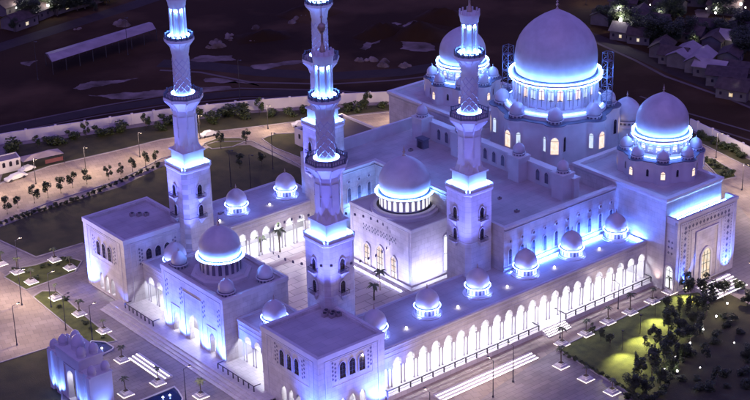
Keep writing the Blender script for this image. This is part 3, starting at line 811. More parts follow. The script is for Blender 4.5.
def hall():
    r = thing('prayer_hall', 'great prayer hall with the largest dome, two side domes and broad flat roofs', 'building', (70, 24.5, 0))
    w = MB().mat('marble'); ZR = 17.0; ZP = 19.8
    # main body: near-side wall, front recess, blocks
    body = [(40.15, -6.5), (100, -6.5), (100, 55.5), (34.5, 55.5), (34.5, 40), (44, 40), (44, 9), (40.15, 9)]
    n = len(body)
    w.prism(body, 0, ZP, top=False)
    inner = []
    for i in range(n):
        a = Vector(body[i-1]); b = Vector(body[i]); c = Vector(body[(i+1) % n])
        d1 = (b-a).normalized(); d2 = (c-b).normalized(); n1 = Vector((-d1.y, d1.x)); n2 = Vector((-d2.y, d2.x))
        inner.append(tuple(b+(n1+n2)*.7))
    w.mat('corn')
    for i in range(n):
        j = (i+1) % n
        w.poly([(*body[i], ZP), (*body[j], ZP), (*inner[j], ZP), (*inner[i], ZP)])
        w.poly([(*inner[i], ZP), (*inner[j], ZP), (*inner[j], ZR), (*inner[i], ZR)])
    # stepped cornice under the parapet on the near wall and the courtyard walls
    def band(a, b, nrm, z0, z1, p):
        a, b, nn = Vector((*a, 0)), Vector((*b, 0)), Vector((*nrm, 0))
        v = [q+nn*k+Vector((0, 0, z)) for q in (a, b) for k in (.004, p) for z in (z0, z1)]
        w.add(v, [(0, 1, 5, 4), (1, 3, 7, 5), (2, 0, 4, 6), (3, 2, 6, 7), (0, 2, 3, 1), (4, 5, 7, 6)])
    for a, b, nn in (((40.15, -6.5), (73.2, -6.5), (0, -1)), ((44, 40), (44, 9), (-1, 0)), ((34.5, 40), (44, 40), (0, -1))):
        band(a, b, nn, ZP-.45, ZP+.02, .45); band(a, b, nn, ZP-1.2, ZP-.9, .25); band(a, b, nn, 10.0, 10.5, .2)
    part('wall', w, r)
    rf = MB().mat('roof').poly([(*p, ZR) for p in inner]); part('roof', rf, r, None, 0)
    # windows on the blue near wall and on the recessed courtyard wall
    for i in range(10):
        x = 41.9+3.36*i
        if x < 72.5:
            put_window(WD['hall'], r, (x, -6.52, 11.0), 0); link('round_vent', VENT, r, (x, -6.5, 16.2))
    for i in range(3):
        x = 36.2+2.9*i
        put_window(WD['hall'], r, (x, 39.98, 11.6), 0); link('round_vent', VENT, r, (x, 39.98, 16.6))
    led_box(r, 41, 72.8, -7.75, -7.65, 9.72, 9.82, 'ledb'); led_box(r, 35.5, 43, 38.6, 38.7, 10.0, 10.1, 'ledr')
    led_box(r, 72.2, 72.3, -15.0, -8.5, 9.72, 9.82, 'ledb')
    # side wings
    for sg, yw0, yw1 in ((1, -21.2, 6.0), (-1, 43.0, 70.2)):
        ww = MB().mat('marble'); zt = 21.3
        if sg == 1: P = [(73.25, yw0), (91, yw0), (91, -6.6), (98.5, -6.6), (98.5, yw1), (73.25, yw1)]
        else: P = [(73.25, yw0), (98.5, yw0), (98.5, 55.6), (91, 55.6), (91, yw1), (73.25, yw1)]
        ww.prism(P, 0, zt-.6, top=False)
        ww.mat('corn'); nn = len(P); inn = []
        out = []
        for i in range(nn):
            a = Vector(P[i-1]); b = Vector(P[i]); c = Vector(P[(i+1) % nn])
            d1 = (b-a).normalized(); d2 = (c-b).normalized(); n1 = Vector((-d1.y, d1.x)); n2 = Vector((-d2.y, d2.x))
            inn.append(tuple(b+(n1+n2)*.8)); out.append(tuple(b-(n1+n2)*.35))
        ww.frust(P, zt-1.1, out, zt-.6); ww.prism(out, zt-.6, zt, False, False)
        for i in range(nn):
            j = (i+1) % nn
            ww.poly([(*out[i], zt), (*out[j], zt), (*inn[j], zt), (*inn[i], zt)]); ww.poly([(*inn[i], zt), (*inn[j], zt), (*inn[j], zt-.8), (*inn[i], zt-.8)])
        wg = part('side_wing', ww, r)
        rr = MB().mat('roof').poly([(*p, zt-.8) for p in inn]); part('roof', rr, wg, None, 0)
        cy = -7.9 if sg == 1 else 56.9
        tier(r, (86, cy), 8.3, 7.5, 1.9, zt-.8, 25.4, D_SIDE, False, pi/8*0+radians(45)*.0)
        big_dome(r, (86, cy), 5.75, 8.6, 25.4, 29.6, 0, 'side_dome', 20, 'ledr', ('glassc', 'glassn'))
    # main tier and dome
    tier(r, (85.7, 24.5), 13.2, 12.2, 2.75, ZR, 27.2, D_TIER, True, 0.0)
    dk = MB().mat('smooth').lathe([(12.0, 27.2), (12.0, 28.0), (10.8, 28.3)], 64, (85.7, 24.5))
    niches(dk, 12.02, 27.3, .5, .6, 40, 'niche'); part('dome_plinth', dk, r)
    big_dome(r, (85.7, 24.5), 9.55, 14.6, 28.2, 35.2, 0, 'main_dome', 28, 'ledr', ('glassc', 'glassw'))
    # gallery wall on the roof with little arched windows, four turrets
    g = MB().mat('smooth'); g.box(66.0, 67.6, -1.2, 50.2, ZR, 21.4); g.mat('corn'); g.box(65.8, 67.8, -1.3, 50.3, 21.4, 21.75)
    gl = part('gallery_wall', g, r)
    for y in [4.4+2.7*i for i in range(3)]+[18.2+2.9*i for i in range(5)]+[37.5+2.7*i for i in range(3)]:
        put_window(WD['low'], gl, (65.98, y, ZR+1.0), RZ['-x'], 'window', True)
    for y in (1.2, 14.9, 34.1, 47.8):
        t = MB().mat('smooth'); t.box(63.2, 66.6, y-1.7, y+1.7, ZR, 22.6); t.mat('corn'); t.box(63.0, 66.8, y-1.9, y+1.9, 22.6, 22.95)
        tt = part('roof_turret', t, r); put_dome(D_SIDE, tt, (64.9, y, 22.95), 'small_dome', False)
    # a lesser dome behind the main one
    tb = MB().mat('smooth'); tb.lathe([(4.2, ZR), (4.2, 21.0), (4.5, 21.2), (4.5, 21.5), (.1, 21.6)], 32, (100.5, 15.5)); tq = part('roof_turret', tb, r)
    put_dome(D_BK, tq, (100.5, 15.5, 21.5), 'small_dome', False)
    for vx, vy, s_ in ((52, 2, .5), (57, 20, .6), (49, 30, .5), (60, 26, .45), (54, 9.5, .4), (50.5, 36, .5), (58, 44, .5), (70, 4, .5), (47, 17.5, .4)):
        v = MB().mat('metalr'); v.box(vx-s_, vx+s_, vy-s_*.7, vy+s_*.7, ZR, ZR+.55*s_*2); v.mat('dark'); v.lathe([(s_*.5, ZR+1.1*s_), (s_*.5, ZR+1.1*s_+.12), (.02, ZR+1.1*s_+.14)], 10, (vx, vy)); part('roof_vent', v, r)
    # rooftop plant box near the far turret
    b = MB().mat('niche'); b.box(60.7, 62.4, 42.6, 45.0, ZR, 19.2); b.mat('collar'); b.box(60.5, 62.6, 42.4, 45.2, 19.2, 19.4); b.mat('dark'); b.box(60.64, 60.69, 43.2, 44.4, ZR, 18.7); part('roof_plant_box', b, r)
    return r
D_BK = dome_set(3.3, 5.2, .8, 20, 'niche', plinth=False)
hall()

# ------------------------------------------------------------------ near side portal
def portal():
    x0, x1, y0, y1, zt = 73.7, 92.9, -24.2, -21.2, 17.2
    r = thing('side_portal', 'flat white side portal with square lattice border and tall lit door', 'portal', (83.3, -22.7, 0))
    F = face((x0, y0, 0), (1, 0), (0, 1)); L = x1-x0; m = L/2
    w = MB().mat('marble')
    ops = [(m, 3.1, .3, 13.0, .01)]
    holewall(w, F, 0, L, 0, zt-.6, .8, [])
    w.box(x0, x1, y0+.8, y1-.02, 0, zt-1.4)
    w.mat('corn'); 
    w.box(x0-.2, x1+.2, y0-.2, y0+.5, zt-.6, zt); w.box(x0-.2, x0+.5, y0+.5, y1-.03, zt-1.4, zt); w.box(x1-.5, x1+.2, y0+.5, y1-.03, zt-1.4, zt)
    frame_line(w, F, m-3.7, m+3.7, .3, 12.8, .28, .3); frame_line(w, F, .9, L-.9, .3, zt-1.1, .2, .12); frame_line(w, F, 4.6, L-4.6, .3, zt-3.6, .14, .1)
    part('wall', w, r)
    rf = MB().mat('roof').box(x0+.5, x1-.5, y0+.5, y1-.04, zt-1.4, zt-1.2); part('roof', rf, r)
    p = MB(); cells = []
    for i in range(13): cells.append((2.6+i*(L-5.2)/12, 14.6))
    for k in range(9):
        for s in (2.6, L-2.6): cells.append((s, 2.2+k*1.42))
    lozenges(p, F, cells, .42)
    cells = [(1.55+i*(L-3.1)/28, z) for i in range(29) for z in (15.6, 13.6)]+[(s, 1.6+k*.72) for k in range(18) for s in (1.55, 3.65, L-1.55, L-3.65)]
    lozenges(p, F, cells, .15); 
    Fw = face((x0, y1, 0), (0, -1), (1, 0))
    lozenges(p, Fw, [(s, 9.0+k*1.3) for k in range(3) for s in (.8, 1.7)], .3); part('lattice_panel', p, r)
    put_window(WD['door'], r, F(m, 0, .35), 0, 'door')
    # tall lit slit beside the portal, on the wing
    put_window(WD['gate'], r, (x0+.0-.02, -22.7, .9), RZ['-x'])
    led_box(r, x0+1, x1-1, y1-.75, y1-.62, zt-1.18, zt-1.06, 'ledr')
    for s in (2.6, L-2.6):
        light('wall_uplight', 'SPOT', F(s, -1.6, .4), 18000, (.07, .17, 1), F(s, .5, 8), .25, 80, 1)
    light('wall_uplight', 'SPOT', F(m, -2.4, .5), 500, (.75, .7, 1), F(m, .5, 8), .3, 70, 1)
    return r
portal()
light('wall_uplight', 'SPOT', (72.3, -19.6, 1.4), 1000, (1, .75, .7), (73.6, -19.6, 10), .3, 90, 1)

for x, y, tx, ty in ((23, 18, 32.5, 20), (23, 31, 32.5, 29), (38, 6.5, 37, 14)):
    light('pavilion_fill', 'SPOT', (x, y, 1.0), 8200, (.52, .48, .95), (tx, ty, 7), .3, 95, 1)  # added fill spots that brighten the pavilion walls
for x, y in ((8, 16), (9, 36), (26, 42)):
    light('courtyard_fill', 'POINT', (x, y, 5.2), 1500, (1, .84, .86), None, .3)  # added fill that brightens the courtyard floor
# flood lamps on the roofs and terraces washing the minarets
for (x, y, spots) in ((0, 0, ((-9, -3, 15.4), (-3, -9, 15.4))), (36.4, 0, ((26, -4, 10.4), (34, -13, 10.4))), (0, LY, ((-9, 51, 16.4), (-5, 41, 10.6))), (36.4, LY, ((27, 50.8, 10.4), (24, 40, 1)))):
    for k, q in enumerate(spots):
        light('minaret_flood', 'SPOT', q, 42000, (.12, .15, 1), (x, y, 40), .4, 58, 1)
ORD = ['first', 'second', 'third', 'fourth', 'fifth', 'sixth', 'seventh', 'eighth', 'ninth', 'tenth', 'eleventh', 'twelfth', 'thirteenth', 'fourteenth', 'fifteenth', 'sixteenth', 'seventeenth', 'eighteenth', 'nineteenth', 'twentieth',
       'twenty first', 'twenty second', 'twenty third', 'twenty fourth', 'twenty fifth', 'twenty sixth', 'twenty seventh', 'twenty eighth', 'twenty ninth', 'thirtieth', 'thirty first', 'thirty second', 'thirty third', 'thirty fourth', 'thirty fifth', 'thirty sixth', 'thirty seventh', 'thirty eighth', 'thirty ninth', 'fortieth']
# ================================================================== GROUND
def sheet(name, key, pts, z):
    mb = MB().mat(key)
    P = [Vector((p[0], p[1], z)) for p in pts]
    a = sum(P[i].x*P[(i+1) % len(P)].y-P[(i+1) % len(P)].x*P[i].y for i in range(len(P)))
    if a < 0: P.reverse()
    mb.poly(P); return struct(name, mb)
def GP(*px): return [G(*p) for p in px]
gm = MB().mat('field'); gm.poly([(-1500, -1500, -.08), (2600, -1500, -.08), (2600, 2600, -.08), (-1500, 2600, -.08)]); struct('ground', gm)
# precinct paving inside the boundary wall
WALLPX = [(-70, 158), (12, 142), (100, 129), (165, 119), (250, 110), (330, 104), (410, 100)]
WP = GP(*WALLPX)
WR = GP((690, 128), (750, 157), (800, 184))
precinct = [(p.x, p.y) for p in WP]+[(150, 70)]+[(p.x, p.y) for p in WR]+[(140, -140), (-200, -140), (-200, 60)]
sheet('pavement', 'plaza', precinct, -.045)
sheet('service_road', 'pave', GP((-60, 200), (0, 184), (50, 166), (120, 150), (160, 140), (205, 133), (304, 121), (420, 109), (425, 124), (304, 130), (306, 169), (292, 161), (252, 141), (215, 142), (160, 159), (120, 180), (50, 202), (0, 222), (-60, 246)), -.030)
sheet('forecourt_paving', 'pave', GP((-60, 300), (-10, 264), (25, 289), (33, 297), (91, 345), (46, 348), (0, 366), (-60, 390)), -.030)
sheet('side_road', 'pave', GP((690, 138), (750, 168), (800, 196), (800, 262), (745, 214), (724, 184), (700, 160)), -.030)
sheet('terrace_paving', 'pave', GP((385, 400), (655, 279), (676, 294), (556, 349), (500, 385), (480, 400), (440, 430), (350, 430)), -.030)
sheet('lawn', 'lawn', GP((0, 227), (50, 208), (120, 187), (165, 165), (213, 146), (250, 145), (300, 168), (310, 215), (200, 250), (83, 243), (36, 257), (-40, 222), (-40, 240)), -.018)
sheet('lawn', 'lawn', GP((262, 139), (275, 134), (300, 133), (330, 140), (330, 175), (306, 160), (275, 148)), -.018)
sheet('lawn', 'lawn', GP((203, 144), (218, 138), (240, 138), (247, 141), (232, 147), (212, 149)), -.012)
sheet('lawn', 'lawng', GP((557, 349), (668, 296), (700, 292), (704, 308), (690, 335), (666, 362), (644, 400), (640, 399)), -.018)
sheet('garden_path', 'lawn', GP((704, 308), (722, 290), (800, 330), (800, 440), (640, 440), (644, 400), (666, 362), (690, 335)), -.020)
sheet('lawn', 'lawn', GP((-30, 372), (50, 347), (62, 395), (60, 430), (-30, 430)), -.018)
sheet('flower_bed', 'lawng', GP((4, 277), (18, 268), (36, 265), (63, 256), (82, 261), (75, 272), (26, 290)), -.014)
sheet('flower_bed', 'lawng', GP((33, 297), (42, 291), (57, 291), (91, 321), (117, 341), (92, 346)), -.014)
sheet('verge', 'lawn', GP((12, 146), (100, 133), (165, 123), (250, 113), (410, 103), (410, 108), (304, 120), (205, 132), (160, 139), (120, 149), (50, 165), (0, 182)), -.022)
sheet('verge', 'lawn', GP((690, 131), (750, 160), (800, 187), (800, 194), (750, 167), (696, 142)), -.022)
sheet('flower_bed', 'lawng', GP((702, 160), (712, 158), (732, 170), (736, 177), (722, 180)), -.014)
def kerb(pts, w=.28, h=.12, closed=False):
    P = GP(*pts); mb = MB().mat('conc')
    if closed: P.append(P[0])
    for a, b in zip(P[:-1], P[1:]):
        d = (b-a).normalized(); n = Vector((-d.y, d.x, 0))*w/2
        mb.prism([(q.x, q.y) for q in (a-n, b-n, b+n, a+n)], -.05, h, False, True)
    return struct('kerb', mb)
kerb([(-60, 246), (0, 222), (50, 202), (120, 180), (160, 159), (215, 142), (252, 141), (292, 161), (306, 169)])
kerb([(-60, 200), (0, 184), (50, 166), (120, 150), (160, 140), (205, 133), (304, 121), (420, 109)])
kerb([(4, 277), (18, 268), (36, 265), (63, 256), (82, 261), (75, 272), (26, 290)], closed=True)
kerb([(33, 297), (42, 291), (57, 291), (91, 321), (117, 341), (92, 346)], closed=True)
kerb([(670, 295), (557, 349), (640, 400), (660, 412)], .35, .15)
kerb([(83, 243), (36, 257), (-40, 222)]); kerb([(-30, 372), (50, 347), (62, 395), (60, 430)])
kerb([(203, 144), (218, 138), (240, 138), (247, 141), (232, 147), (212, 149)], closed=True); kerb([(330, 175), (306, 160), (275, 148), (262, 139), (275, 134), (300, 133), (330, 140)])
kerb([(690, 138), (750, 168), (800, 196)]); kerb([(702, 160), (712, 158), (732, 170), (736, 177), (722, 180)], closed=True)
# tracks and pale earth out on the dark field
def ragged(pts, depth=4, amp=.16):
    rg = random.Random(len(pts)*7+int(pts[0].x)); P = list(pts)
    for k in range(depth):
        Q = []
        for a, b in zip(P, P[1:]+P[:1]):
            d = b-a; n = Vector((-d.y, d.x, 0)); Q += [a, (a+b)/2+n*rg.uniform(-amp, amp)]
        P = Q
    return P
def ribbon(name, key, px, w, z=-.06):
    P = GP(*px); L = []; R = []
    for i, p in enumerate(P):
        d = (P[min(i+1, len(P)-1)]-P[max(i-1, 0)]); d.z = 0; d.normalize(); n = Vector((-d.y, d.x, 0))
        L.append(p+n*w/2); R.append(p-n*w/2)
    mb = MB().mat(key)
    for i in range(len(P)-1):
        mb.poly([(q.x, q.y, z) for q in (R[i], R[i+1], L[i+1], L[i])])
    return struct(name, mb)
ribbon('track', 'dust', [(-60, 137), (0, 126), (100, 106), (165, 95), (240, 88), (330, 90), (420, 97)], .9)
ribbon('track', 'dust', [(-60, 147), (0, 134), (100, 115), (165, 105), (240, 98), (330, 95), (420, 99)], .7, -.058)
ribbon('road', 'asph', [(-60, 142), (0, 130), (100, 110), (165, 100), (240, 93), (330, 92.5), (420, 98)], 5, -.064)
ribbon('track', 'dust', [(160, 70), (200, 72), (250, 82), (330, 84), (395, 80), (430, 76)], 1.2, -.056)
ribbon('road', 'asph', [(160, 63), (210, 66), (260, 72), (330, 76), (400, 72), (440, 66)], 7, -.062)
ribbon('road', 'asph', [(575, 30), (640, 55), (680, 73), (735, 94), (800, 122)], 6, -.062)
ribbon('track', 'dust', [(570, 33), (595, 42), (635, 60), (665, 76), (730, 99), (800, 128)], 1.1, -.056)
ribbon('track', 'dust', [(640, 96), (688, 113), (750, 131), (800, 146)], .8, -.055)
ribbon('track', 'dust', [(640, 104), (690, 121), (750, 140), (800, 156)], .8, -.054)
ribbon('road', 'asph', [(-40, 60), (0, 47), (60, 28), (130, 6), (190, -14)], 7, -.062)
for px in ([(73, 88), (91, 81), (116, 80), (140, 78), (118, 83), (105, 85), (80, 90)], [(88, 95), (124, 92), (163, 90), (230, 86), (232, 89), (165, 96), (132, 99), (105, 97)],
           [(188, 60), (204, 55), (232, 55), (236, 60), (205, 62)], [(359, 49), (372, 40), (396, 22), (402, 24), (380, 42), (366, 50)], [(399, 40), (433, 45), (436, 50), (400, 49)],
           [(402, 26), (415, 19), (439, 31), (405, 29)], [(684, 24), (697, 9), (712, 10), (708, 18), (722, 22), (712, 26)], [(250, 66), (300, 60), (306, 62), (262, 70)], [(205, 78), (250, 83), (260, 86), (205, 82)],
           [(440, 84), (490, 80), (492, 84), (445, 88)], [(20, 62), (38, 60), (30, 66)]):
    sheet('bare_earth', 'sand', ragged(GP(*px)), -.050)
def mound(pxl, pxr, h, w):
    a, b = G(*pxl), G(*pxr); mb = MB().mat('field'); n = 14; m = 8; vs_ = []; fs = []
    d = (b-a); nn = Vector((-d.y, d.x, 0)).normalized()
    for i in range(n+1):
        for j in range(m+1):
            u, v = i/n, j/m; hh = h*sin(pi*u)*sin(pi*v)*(.75+.5*random.random())
            vs_.append(a+d*u+nn*w*(v-.5)+Vector((0, 0, hh-.09)))
    for i in range(n):
        for j in range(m): k = i*(m+1)+j; fs.append((k, k+m+1, k+m+2, k+1))
    mb.add(vs_, fs); return struct('terrain', mb, 60)
mound((395, 34), (445, 36), 4, 14); mound((360, 40), (400, 26), 3, 10); mound((420, 14), (470, 22), 3, 14); mound((290, 20), (330, 6), 3, 16); mound((235, 40), (290, 34), 2, 10)

for i, (x, y, r_) in enumerate(sorted([(217, 43, 1.6), (229, 39, 1.3), (230, 35, 1.0), (256, 28, 1.6), (299, 19, 2.2), (292, 22, 1.5), (219, 47, 1.8), (252, 42, 1.0), (209, 47, 1.2), (120, 24, 2.6), (78, 29, 1.0), (372, 60, 1.6), (386, 64, 2.0), (363, 60, 1.4), (405, 66, 1.6)])):
    p = G(x, y); mb = MB().mat('sand'); rg = random.Random(i+40)
    for k in range(5):
        a = rg.uniform(0, 6.28); d = r_*rg.uniform(.2, 1.1); s_ = r_*rg.uniform(.4, .8); n = 8
        mb.lathe([(s_*1.2, -.1), (s_*rg.uniform(.7, 1), s_*.35), (s_*.4, s_*.75), (.03, s_*.9)], n, (p.x+d*cos(a), p.y+d*sin(a)), rg.random())
    single('rubble_pile', mb, ORD[i]+' pale rubble pile from the left on the dark field', 'rubble', 'rubble piles on the field', 0)
# ------------------------------------------------------------------ podium, steps, ponds
def podium():
    mb = MB().mat('podium'); E = 1.0
    pts = [(-.6, -18.4), (73.2, -18.4), (73.2, -16.2+.2), (-.6, -16.0)]
    mb.prism([(-1.4, -18.5), (73.2, -18.5), (73.2, -2), (-1.4, -2)], -.05, 1.0, False, True)
    o = part0 = single('podium', mb, 'long low stone podium under the near arcade', 'podium', None, 0)
    for x0, x1, n, lab in ((-1.2, 39.0, 14, 'long dark handrail on the podium, from the nearest corner block to the short steps'), (46.8, 72.8, 9, 'dark handrail on the podium, from the short steps to the side portal')):
        r = MB().mat('dark')
        for i in range(n+1):
            x = x0+(x1-x0)*i/n; r.box(x-.1, x+.1, -18.4, -18.2, 1.0, 2.15)
        r.box(x0, x1, -18.39, -18.23, 2.10, 2.27); r.box(x0, x1, -18.34, -18.28, 1.55, 1.6)
        for x in (x0, x1): r.box(x-.1, x+.1, -18.2, -16.4, 2.10, 2.27)
        single('railing', r, lab, 'railing', 'handrails of the near arcade', 0)
podium()
def front_podium():
    mb = MB().mat('podium')
    for k, (o_, z) in enumerate(((0, .85), (.9, .6), (1.7, .35), (2.5, .12))):
        mb.prism([(-20.2-o_, -4-o_*0), (-13.0, -4), (-13.0, 52), (-20.2-o_, 52)], -.05, z-.002*k, False, True)
    single('podium_steps', mb, 'broad stone steps running along the whole entrance front', 'steps', None, 0)
    for (y0, y1, lab) in ((.4, 12.6, 'dark handrail before the short arcade right of the entrance block'), (36.4, 47.4, 'dark handrail before the short arcade left of the entrance block')):
        r = MB().mat('dark')
        for i in range(8):
            y = y0+(y1-y0)*i/7; r.box(-19.2, -19.02, y-.09, y+.09, .85, 2.0)
        r.box(-19.18, -19.04, y0, y1, 1.95, 2.08); r.box(-19.1, -17.5, y0-.08, y0+.08, 1.95, 2.08); r.box(-19.1, -17.5, y1-.08, y1+.08, 1.95, 2.08)
        single('railing', r, lab, 'railing', None, 0)
front_podium()
def lit_steps(label, x0, x1, y0, y1, n, along, rise=.12, gap=None):
    """shallow steps with lit nosings; along='y' when the treads run along y"""
    r = thing('lit_steps', label, 'steps', ((x0+x1)/2, (y0+y1)/2, 0))
    mb = MB().mat('podium')
    for i in range(n):
        if along == 'y':
            a = x0+(x1-x0)*i/n; mb.box(a, x1, y0, y1, -.05 if i == 0 else rise*i, rise*(i+1))
        else:
            a = y1-(y1-y0)*i/n if y1 < y0 else y0+(y1-y0)*i/n; mb.box(x0, x1, a, y1, -.05 if i == 0 else rise*i, rise*(i+1))
    part('treads', mb, r, None, 0)
    for i in range(n):
        l = MB().mat('leds')
        if along == 'y': a = x0+(x1-x0)*i/n; l.box(a-.03, a+.28, y0+.1, y1-.1, rise*(i+1)+.004, rise*(i+1)+.03)
        else: a = y0+(y1-y0)*i/n; l.box(x0+.1, x1-.1, a-.03, a+.28, rise*(i+1)+.004, rise*(i+1)+.03)
        part('led_nosing', l, r, None, 0)
lit_steps('wide shallow steps with three white lit edges before the entrance block', -29.6, -26.9, 17.0, 29.4, 3, 'y')
lit_steps('long shallow steps with three white lit edges below the near arcade', 6.5, 32.2, -25.3, -22.6, 3, 'x')
lit_steps('short flight of white lit steps up to the near arcade between two handrails', 39.6, 46.2, -20.6, -18.51, 4, 'x', .22)
lit_steps('short flight of white lit steps before the side portal door', 78.0, 88.6, -32.0, -26.2, 6, 'x', .14)
def pond(label, px, lights):
    P = GP(*px); c = sum(P, Vector())/len(P)
    r = thing('pond', label, 'pond', c)
    mb = MB().mat('corn'); out = [(c+(p-c)*1.08) for p in P]
    n = len(P)
    for i in range(n):
        j = (i+1) % n
        v = [(out[i].x, out[i].y, -.02), (out[j].x, out[j].y, -.02), (out[j].x, out[j].y, .3), (out[i].x, out[i].y, .3), (P[i].x, P[i].y, .3), (P[j].x, P[j].y, .3), (P[i].x, P[i].y, .0), (P[j].x, P[j].y, .0)]
        mb.add(v, [(0, 1, 2, 3), (3, 2, 5, 4), (4, 5, 7, 6)])
    part('rim', mb, r, None, 0)
    w = MB().mat('water'); w.poly([(p.x, p.y, .12) for p in P]); part('water', w, r, None, 0)
    for q in lights:
        g = G(*q); l = MB().mat('bulb'); l.lathe([(.02, .1), (.2, .16), (.15, .3), (.02, .34)], 8, (g.x, g.y)); part('pond_light', l, r)
        light('pond_glow', 'POINT', (g.x, g.y, .7), 30, (.25, .4, 1), None, .15)
pond('small blue lit pond left of the gatehouse', [(88, 346), (92, 342), (105, 343), (113, 348), (112, 350), (96, 358), (90, 356)], [(102, 349)])
pond('blue lit pond at the lower edge right of the gatehouse', [(140, 402), (174, 388), (178, 392), (182, 399), (178, 410), (150, 412)], [(163, 398), (170, 396)])

# ------------------------------------------------------------------ boundary wall
def bwall(label, P, h, key='wallw'):
    mb = MB().mat(key)
    for a, b in zip(P[:-1], P[1:]):
        d = (b-a).normalized(); n = Vector((-d.y, d.x, 0))*.2
        mb.prism([(q.x, q.y) for q in (a-n, b-n, b+n, a+n)], -.1, h, False, True)
        L = (b-a).length; k = int(L/6)
        for i in range(k):
            p = a+d*(i+.5)*L/k; mb.prism([(p.x+d.x*sx*.3+n.x*sy*1.6, p.y+d.y*sx*.3+n.y*sy*1.6) for sx, sy in ((-1, -1), (1, -1), (1, 1), (-1, 1))], -.1, h+.25, False, True)
    return single('boundary_wall', mb, label, 'wall', None, 0)
bwall('long white boundary wall behind the service road and verge', WP, 2.9)
bwall('white boundary wall on the right behind the side dome', WR, 2.7)

# ------------------------------------------------------------------ vegetation
def leaf_crown(n, rx, rz, size, keys, seed, clumps=9):
    rnd = random.Random(seed); mb = MB()
    C = []
    for i in range(clumps):
        a = rnd.uniform(0, 2*pi); rr = rnd.uniform(.25, .8); C.append((rx*rr*cos(a), rx*rr*sin(a), rz*rnd.uniform(-.65, .85), rnd.uniform(.32, .55)))
    for i in range(n):
        c = rnd.choice(C)
        while True:
            v = Vector((rnd.uniform(-1, 1), rnd.uniform(-1, 1), rnd.uniform(-1, 1)))
            if v.length < 1: break
        p = Vector((c[0]+v.x*rx*c[3], c[1]+v.y*rx*c[3], c[2]+v.z*rz*c[3]))
        s = size*rnd.uniform(.6, 1.3)
        e = Matrix.Rotation(rnd.uniform(0, 6.28), 3, 'Z') @ Matrix.Rotation(rnd.uniform(-1.1, 1.1), 3, 'X')
        mb.mat(keys[0] if rnd.random() < .6 else keys[1])
        mb.add([p+e @ Vector(q) for q in ((-s, -s*.5, 0), (s*.2, -s*.6, 0), (s, 0, s*.1), (s*.2, s*.6, 0), (-s, s*.5, 0))], [(0, 1, 2, 3, 4)])
    return mb
def trunk_mb(h, r, seed, spread=.5):
    rnd = random.Random(seed); mb = MB().mat('bark')
    mb.tube([(0, 0, -.1), (.05*h*rnd.uniform(-1, 1), .05*h*rnd.uniform(-1, 1), h*.5), (.06*h*rnd.uniform(-1, 1), 0, h)], r, 7, r*.55)
    for k in range(5):
        a = k*1.26+rnd.random(); L = h*spread*rnd.uniform(.7, 1.1)
        mb.tube([(0, 0, h*.75), (L*.5*cos(a), L*.5*sin(a), h*1.0), (L*cos(a), L*sin(a), h*1.0+L*.7)], r*.45, 5, r*.12)
    return mb
TREE = {}
for v in range(3):
    TREE['young', v] = (leaf_crown(900, 1.15, 1.5, .13, ('leaf', 'leafd'), 10+v, 7).mesh('crown', 0), trunk_mb(2.0, .10, 20+v, .35).mesh('trunk'), 2.6)
    TREE['broad', v] = (leaf_crown(4200, 2.7, 2.2, .16, ('leafd', 'leaf'), 30+v, 13).mesh('crown', 0), trunk_mb(2.6, .22, 40+v, .6).mesh('trunk'), 3.9)
    TREE['big', v] = (leaf_crown(6000, 4.8, 3.6, .24, ('leafd', 'leafd'), 50+v, 18).mesh('crown', 0), trunk_mb(4.0, .35, 60+v, .7).mesh('trunk'), 6.0)
    TREE['cypress', v] = (leaf_crown(1100, .8, 2.6, .13, ('leafd', 'leaf'), 70+v, 14).mesh('crown', 0), trunk_mb(1.2, .10, 80+v, .2).mesh('trunk'), 2.9)
SHR = [leaf_crown(700, 1.1, .75, .12, ('leaf', 'leafd'), 90+v, 7).mesh('shrub', 0) for v in range(4)]

def tree(kind, p, sc, label, group, z=0.0):
    v = random.randrange(3); c, t, h = TREE[kind, v]; p = Vector((p[0], p[1], z))
    r = thing('tree', label, 'tree', p, group, random.uniform(0, 6.28)); r.scale = (sc, sc, sc*random.uniform(.9, 1.15))
    link('trunk', t, r, (0, 0, 0), 0, None, True); link('crown', c, r, (0, 0, h), 0, None, True); return r
def shrub(p, sc, label, group):
    return tag(link('shrub', random.choice(SHR), None, (p[0], p[1], .45*sc), random.uniform(0, 6.28), (sc, sc, sc*random.uniform(.8, 1.2))), label, 'shrub', group)
for i, q in enumerate([(7.5, 214), (18, 208), (34.5, 203), (48, 198), (61, 193), (73, 188), (87, 184), (109, 180), (121, 177), (133, 173), (146, 167), (156, 162)]):
    tree('young', G(*q), random.uniform(.85, 1.25), ORD[i]+' slim young tree from the left along the lawn beside the service road', 'young trees along the service road')
for i, q in enumerate([(221, 149), (246, 144), (240, 168), (262, 166)]):
    tree('young', G(*q), 1.1, ORD[i]+' slim tree from the left on the dark lawn behind the far arcade', 'trees on the back lawn')
k = 0
for i in range(28):
    u = (i+.5)/28*5.0; j = int(u); a, b = G(*[(12, 152), (90, 138), (165, 128), (250, 117), (330, 112), (405, 106)][j]), G(*[(12, 152), (90, 138), (165, 128), (250, 117), (330, 112), (405, 106)][j+1])
    p = a+(b-a)*(u-j)+Vector((random.uniform(-1, 1), random.uniform(-1.6, 1.6), 0))
    if i % 4 == 1: tree('young', p, random.uniform(.9, 1.3), ORD[k]+' tree from the left on the verge before the boundary wall', 'trees along the boundary wall'); k += 1
    else: shrub(p, random.uniform(1.6, 2.9), ORD[i]+' dark shrub from the left on the verge under the boundary wall', 'shrubs along the boundary wall')
